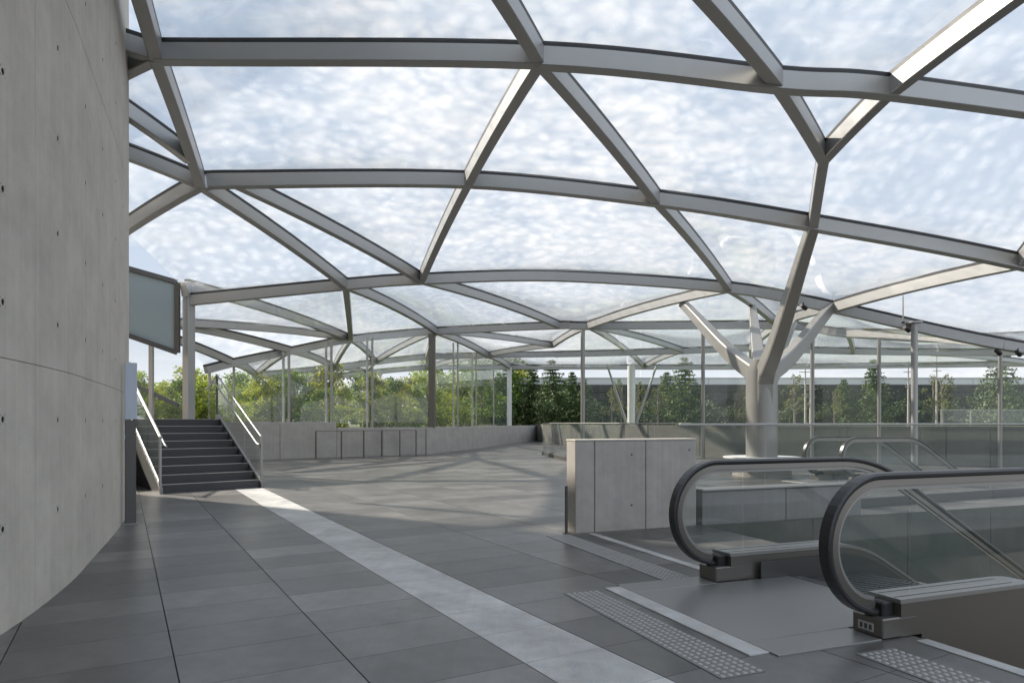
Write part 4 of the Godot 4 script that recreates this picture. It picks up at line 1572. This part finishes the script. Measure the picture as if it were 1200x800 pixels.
# ---------------------------------------------------------------- trees
func leaf_cloud(mb: MB, c: Vector3, r: Vector3, count: int, size: float, base: Color, vary: float) -> void:
	for i in count:
		var d := Vector3(rng.randfn(0, 1), rng.randfn(0, 1), rng.randfn(0, 1)).normalized() * pow(rng.randf(), 0.45)
		var p := c + Vector3(d.x * r.x, d.y * r.y, d.z * r.z)
		var s := size * rng.randf_range(0.6, 1.35)
		var ax := Vector3(rng.randfn(0, 1), rng.randfn(0, 0.7), rng.randfn(0, 1)).normalized()
		var up := Vector3(rng.randfn(0, 1), rng.randfn(0.6, 1), rng.randfn(0, 1)).normalized()
		var sd := ax.cross(up).normalized()
		var k := 1.0 + rng.randf_range(-vary, vary)
		mb.col = Color(base.r * k, base.g * k * rng.randf_range(0.93, 1.07), base.b * k)
		var tip := p + ax * s
		var l := p + ax * s * 0.45 + sd * s * 0.34
		var q := p + ax * s * 0.5 - sd * s * 0.34
		mb.tri(p, l, tip, up)
		mb.tri(p, tip, q, up)

func tree_proto(kind: int, h: float, w: float, hue := Color(0.25, 0.28, 0.07)) -> Array:
	# returns [trunk mesh, crown mesh]
	var tr := MB.new()
	var cr := MB.new()
	var lean := Vector3(rng.randf_range(-0.08, 0.08), 0, rng.randf_range(-0.08, 0.08)) * h
	tr.tube([Vector3(0, -0.05, 0), Vector3(0, h * 0.35, 0) + lean * 0.3, Vector3(0, h * 0.92, 0) + lean * 0.8], [0.035 * h * 0.6, 0.024 * h * 0.6, 0.006 * h], 8)
	if kind == 5:
		# tall open crown
		for k in 110:
			var a := rng.randf() * TAU
			var y := rng.randf_range(0.30, 1.0)
			var env := w * 0.5 * pow(sin(PI * clampf((y - 0.25) * 1.2 + 0.05, 0.0, 1.0)), 0.6)
			var rr := env * sqrt(rng.randf())
			var c := Vector3(cos(a) * rr, y * h, sin(a) * rr) + lean * y
			if k < 30:
				tr.tube([Vector3(0, h * (0.2 + 0.55 * y), 0) + lean * 0.4, c], [0.006 * h, 0.0015 * h], 5, false)
			var tone := rng.randf_range(0.93, 1.07)
			leaf_cloud(cr, c, Vector3(0.95, 0.5, 0.95), 46, 0.26, Color(0.11 * tone, 0.14 * tone, 0.03 * tone), 0.3)
	elif kind == 0:
		# broadleaf
		for k in 42:
			var a := rng.randf() * TAU
			var y := rng.randf_range(0.16, 0.98)
			var env := w * 0.5 * pow(sin(PI * clampf(y * 0.86 + 0.1, 0.0, 1.0)), 0.7)
			var rr := env * sqrt(rng.randf())
			var c := Vector3(cos(a) * rr, y * h, sin(a) * rr) + lean * y
			if k < 16:
				tr.tube([Vector3(0, h * (0.12 + 0.5 * y), 0) + lean * 0.4, c], [0.008 * h, 0.002 * h], 5, false)
			var s := w * rng.randf_range(0.10, 0.19)
			var tone := rng.randf_range(0.93, 1.07)
			leaf_cloud(cr, c, Vector3(s, s * 0.8, s), 62, 0.15, Color(hue.r * tone, hue.g * tone, hue.b * tone), 0.32)
	elif kind == 1:
		# conifer: whorls of drooping boughs
		var n := 17
		for k in n:
			var y := lerpf(0.06, 0.97, float(k) / (n - 1))
			var rad := w * 0.5 * pow(1.0 - y, 0.55) * rng.randf_range(0.75, 1.2) + 0.05
			var m := int(lerpf(11.0, 4.0, y))
			for j in m:
				var a := TAU * (j + rng.randf()) / m + k * 0.7
				var rj := rad * rng.randf_range(0.7, 1.15)
				var d := Vector3(cos(a), 0, sin(a))
				for q in 4:
					var f := (q + 0.8) / 4.0
					var c := Vector3(0, y * h - 0.10 * rj * f, 0) + d * rj * f + lean * y
					var tone := rng.randf_range(0.93, 1.07)
					leaf_cloud(cr, c, Vector3(0.17, 0.10, 0.17) * (0.5 + rad * 0.5), 15, 0.13, Color(0.085 * tone, 0.12 * tone, 0.04 * tone), 0.25)
	elif kind == 2:
		# sparse young tree
		for k in 26:
			var a := rng.randf() * TAU
			var y := rng.randf_range(0.3, 1.0)
			var rr := w * 0.5 * sin(PI * clampf(y * 0.9, 0.0, 1.0)) * rng.randf_range(0.3, 1.0)
			var c := Vector3(cos(a) * rr, y * h, sin(a) * rr)
			tr.tube([Vector3(0, h * y * 0.72, 0) + lean * 0.4, c], [0.006 * h, 0.0015 * h], 5, false)
			leaf_cloud(cr, c, Vector3.ONE * w * 0.10, 26, 0.11, Color(0.11, 0.115, 0.045), 0.3)
	else:
		# dense dark shrub
		for k in 26:
			var a := rng.randf() * TAU
			var y := rng.randf_range(0.05, 0.9)
			var rr := w * 0.5 * sqrt(1.0 - y * y * 0.9) * sqrt(rng.randf())
			var tone := rng.randf_range(0.93, 1.07)
			leaf_cloud(cr, Vector3(cos(a) * rr, y * h, sin(a) * rr), Vector3(0.22, 0.2, 0.22) * w * 0.6, 60, 0.13, Color(0.045 * tone, 0.07 * tone, 0.025 * tone) if kind == 3 else Color(0.2 * tone, 0.23 * tone, 0.045 * tone), 0.3)
	return [tr.mesh(), cr.mesh()]

func build_trees() -> void:
	var wood := MB.new()
	for k in 330:
		var wx := rng.randf_range(-130.0, 12.0)
		var wz := rng.randf_range(-96.0, -78.0)
		var tn := rng.randf_range(0.6, 1.3)
		leaf_cloud(wood, Vector3(wx, 1.3 + rng.randf() * 3.0, wz), Vector3(2.0, 1.3, 1.4), 60, 0.5, Color(0.12 * tn, 0.15 * tn, 0.04 * tn), 0.3)
	var wmat := mat(Color(1, 1, 1), 0.7)
	wmat.vertex_color_use_as_albedo = true
	wmat.cull_mode = BaseMaterial3D.CULL_DISABLED
	wmat.backlight_enabled = true
	wmat.backlight = Color(0.5, 0.6, 0.3)
	var wo := obj("distant_wood", wood, wmat)
	tag(wo, "distant belt of green woodland behind the leafy trees", "woodland")
	wo.set_meta("kind", "stuff")
	var leaf := mat(Color(1, 1, 1), 0.55)
	leaf.vertex_color_use_as_albedo = true
	leaf.cull_mode = BaseMaterial3D.CULL_DISABLED
	leaf.backlight = Color(0.95, 1.0, 0.45)
	leaf.backlight_enabled = true
	var needle := mat(Color(1, 1, 1), 0.6)
	needle.vertex_color_use_as_albedo = true
	needle.cull_mode = BaseMaterial3D.CULL_DISABLED
	needle.backlight = Color(0.5, 0.6, 0.25)
	needle.backlight_enabled = true
	var bark := mat(lin(0.16, 0.14, 0.115), 0.9)
	var protos := [[], [], [], [], [], []]
	for hue in [Color(0.29, 0.30, 0.06), Color(0.22, 0.26, 0.075), Color(0.15, 0.21, 0.07), Color(0.26, 0.27, 0.10), Color(0.11, 0.16, 0.06), Color(0.30, 0.29, 0.07)]:
		protos[0].append(tree_proto(0, 3.6, rng.randf_range(2.3, 3.5), hue))
	for k in 5:
		protos[1].append(tree_proto(1, 4.6, rng.randf_range(2.6, 3.8)))
	for k in 2:
		protos[2].append(tree_proto(2, 3.4, 1.8))
	for k in 2:
		protos[3].append(tree_proto(3, 1.8, 2.6))
	for k in 2:
		protos[4].append(tree_proto(4, 1.3, 2.2))
	for k in 2:
		protos[5].append(tree_proto(5, 13.0, 8.0))
	var names := ["leafy_tree", "conifer", "young_tree", "shrub", "leafy_bush", "tall_tree"]
	var labels := ["leafy light-green tree growing behind the low parapet and glazing", "dark green conifer standing before the far retaining wall", "thin sparse young tree beyond the lawn edge", "dense dark shrub at the foot of the far retaining wall", "low light-green bush growing close behind the glazed facade", "tall open-crowned tree past the upper terrace behind the curved wall"]
	var groups := ["leafy trees behind the glazing", "conifers before the retaining wall", "young trees on the lawn", "shrubs along the retaining wall", "bushes behind the glazing", "tall trees past the terrace"]
	# kind, x, z, scale, variant
	var spots := []
	# left grove: a front row along the facade and taller ones behind
	var rows := [[31.0, 1.5, 15], [35.0, 1.7, 15], [40.0, 1.9, 16], [46.0, 2.3, 15], [54.0, 2.8, 14]]
	for r in rows:
		for k in int(r[2]):
			var z: float = r[0] + rng.randf_range(-1.4, 1.4)
			var x: float = -0.118 * r[0] - k * r[1] * rng.randf_range(0.94, 1.06) - rng.randf() * 0.6
			if r[0] > 36.0:
				x += 0.075 * r[0]
			# keep outside the glazing line
			var gx := -11.2 + (z - 24.9) * 1.28 if z < 30.6 else -3.9 + (z - 30.6) * 0.22
			if x > gx - 1.0:
				continue
			spots.append([0, x, -z, (0.27 + 0.065 * z) / 3.6 * rng.randf_range(0.66, 1.28)])
	for q in [[1.6, -57, 1.05], [3.6, -55, 1.15], [4.9, -57, 0.95], [5.6, -54, 0.8], [14.0, -55, 1.15], [12.8, -56.5, 0.95], [28.7, -54, 1.2], [37.6, -53, 1.22], [39.8, -54.5, 0.9], [-0.6, -53, 0.9], [26.8, -55, 0.85]]:
		spots.append([1, q[0], q[1], q[2]])
	for q in [[9.6, -52, 1.0], [10.9, -51, 0.95], [7.6, -52, 0.9], [18.3, -52, 0.95], [21.4, -51.6, 1.05], [24.6, -52, 0.8], [31.0, -49, 1.05], [32.3, -52.2, 1.15], [8.6, -54, 1.1]]:
		spots.append([2, q[0], q[1], q[2]])
	for q in [[2.5, -53.5, 1.1], [6.6, -55.5, 1.2], [8.4, -56, 1.0], [10.8, -56, 1.15], [16.4, -56.5, 1.2], [18.9, -57, 1.0], [20.4, -56.5, 0.9], [23.2, -57, 1.1], [25.2, -56, 1.15], [30.6, -57, 1.2], [33.5, -57.5, 1.3], [36.0, -57, 1.2], [41.5, -56, 1.4], [44.0, -57, 1.4]]:
		spots.append([3, q[0], q[1], q[2]])
	for q in [[-3.0, -56, 1.45], [-1.5, -58, 1.5], [-4.6, -53, 1.35], [-0.4, -60, 1.55], [-6.5, -58, 1.5], [0.8, -62, 1.45]]:
		spots.append([0, q[0], q[1], q[2]])
	for k in 26:
		var f := k / 25.0
		var q := Vector2(-17.5, -26.0).lerp(Vector2(-5.0, -33.0), f * 2.0) if f < 0.5 else Vector2(-5.0, -33.0).lerp(Vector2(-1.6, -52.0), f * 2.0 - 1.0)
		spots.append([4, q.x - rng.randf() * 1.2, q.y - rng.randf() * 1.2, rng.randf_range(0.7, 1.0)])
	for q in [[-21.5, -25.0, 0.95], [-25.0, -31.0, 1.05], [-27.0, -27.5, 1.1], [-28.5, -36.0, 1.05]]:
		spots.append([5, q[0], q[1], q[2]])
	var cone := ["small dark conifer behind the pale corner post of the facade", "slender conifer rising just inside the pale corner post", "tallest conifer of the close trio past the corner post", "middle conifer of the close trio past the corner post", "low conifer behind the first slim round post", "large dense conifer between two slim round posts", "smaller conifer leaning on its large dense neighbour", "broad conifer close beside the sturdy round post", "broad conifer behind the low lawn fence", "small conifer crowding the one behind the lawn fence", "small conifer between the lattice mast and the broad conifer"]
	var cone_order := [1, 2, 3, 4, 5, 6, 7, 8, 9, 0, 10]
	var ci := 0
	for s in spots:
		var kind: int = s[0]
		if kind == 1:
			labels[1] = cone[cone_order[ci]]
			ci += 1
		var pr: Array = protos[kind][rng.randi() % protos[kind].size()]
		var t := thing(names[kind], labels[kind], ["tree", "tree", "tree", "shrub", "bush", "tree"][kind], Vector3(s[1], 1.13, s[2]), rng.randf() * TAU, groups[kind])
		var k: float = s[3] * rng.randf_range(0.94, 1.06)
		t.scale = Vector3(k * rng.randf_range(0.92, 1.08), k, k * rng.randf_range(0.92, 1.08))
		put("trunk", pr[0], bark, t)
		put("crown", pr[1], needle if kind == 1 or kind == 3 else leaf, t)
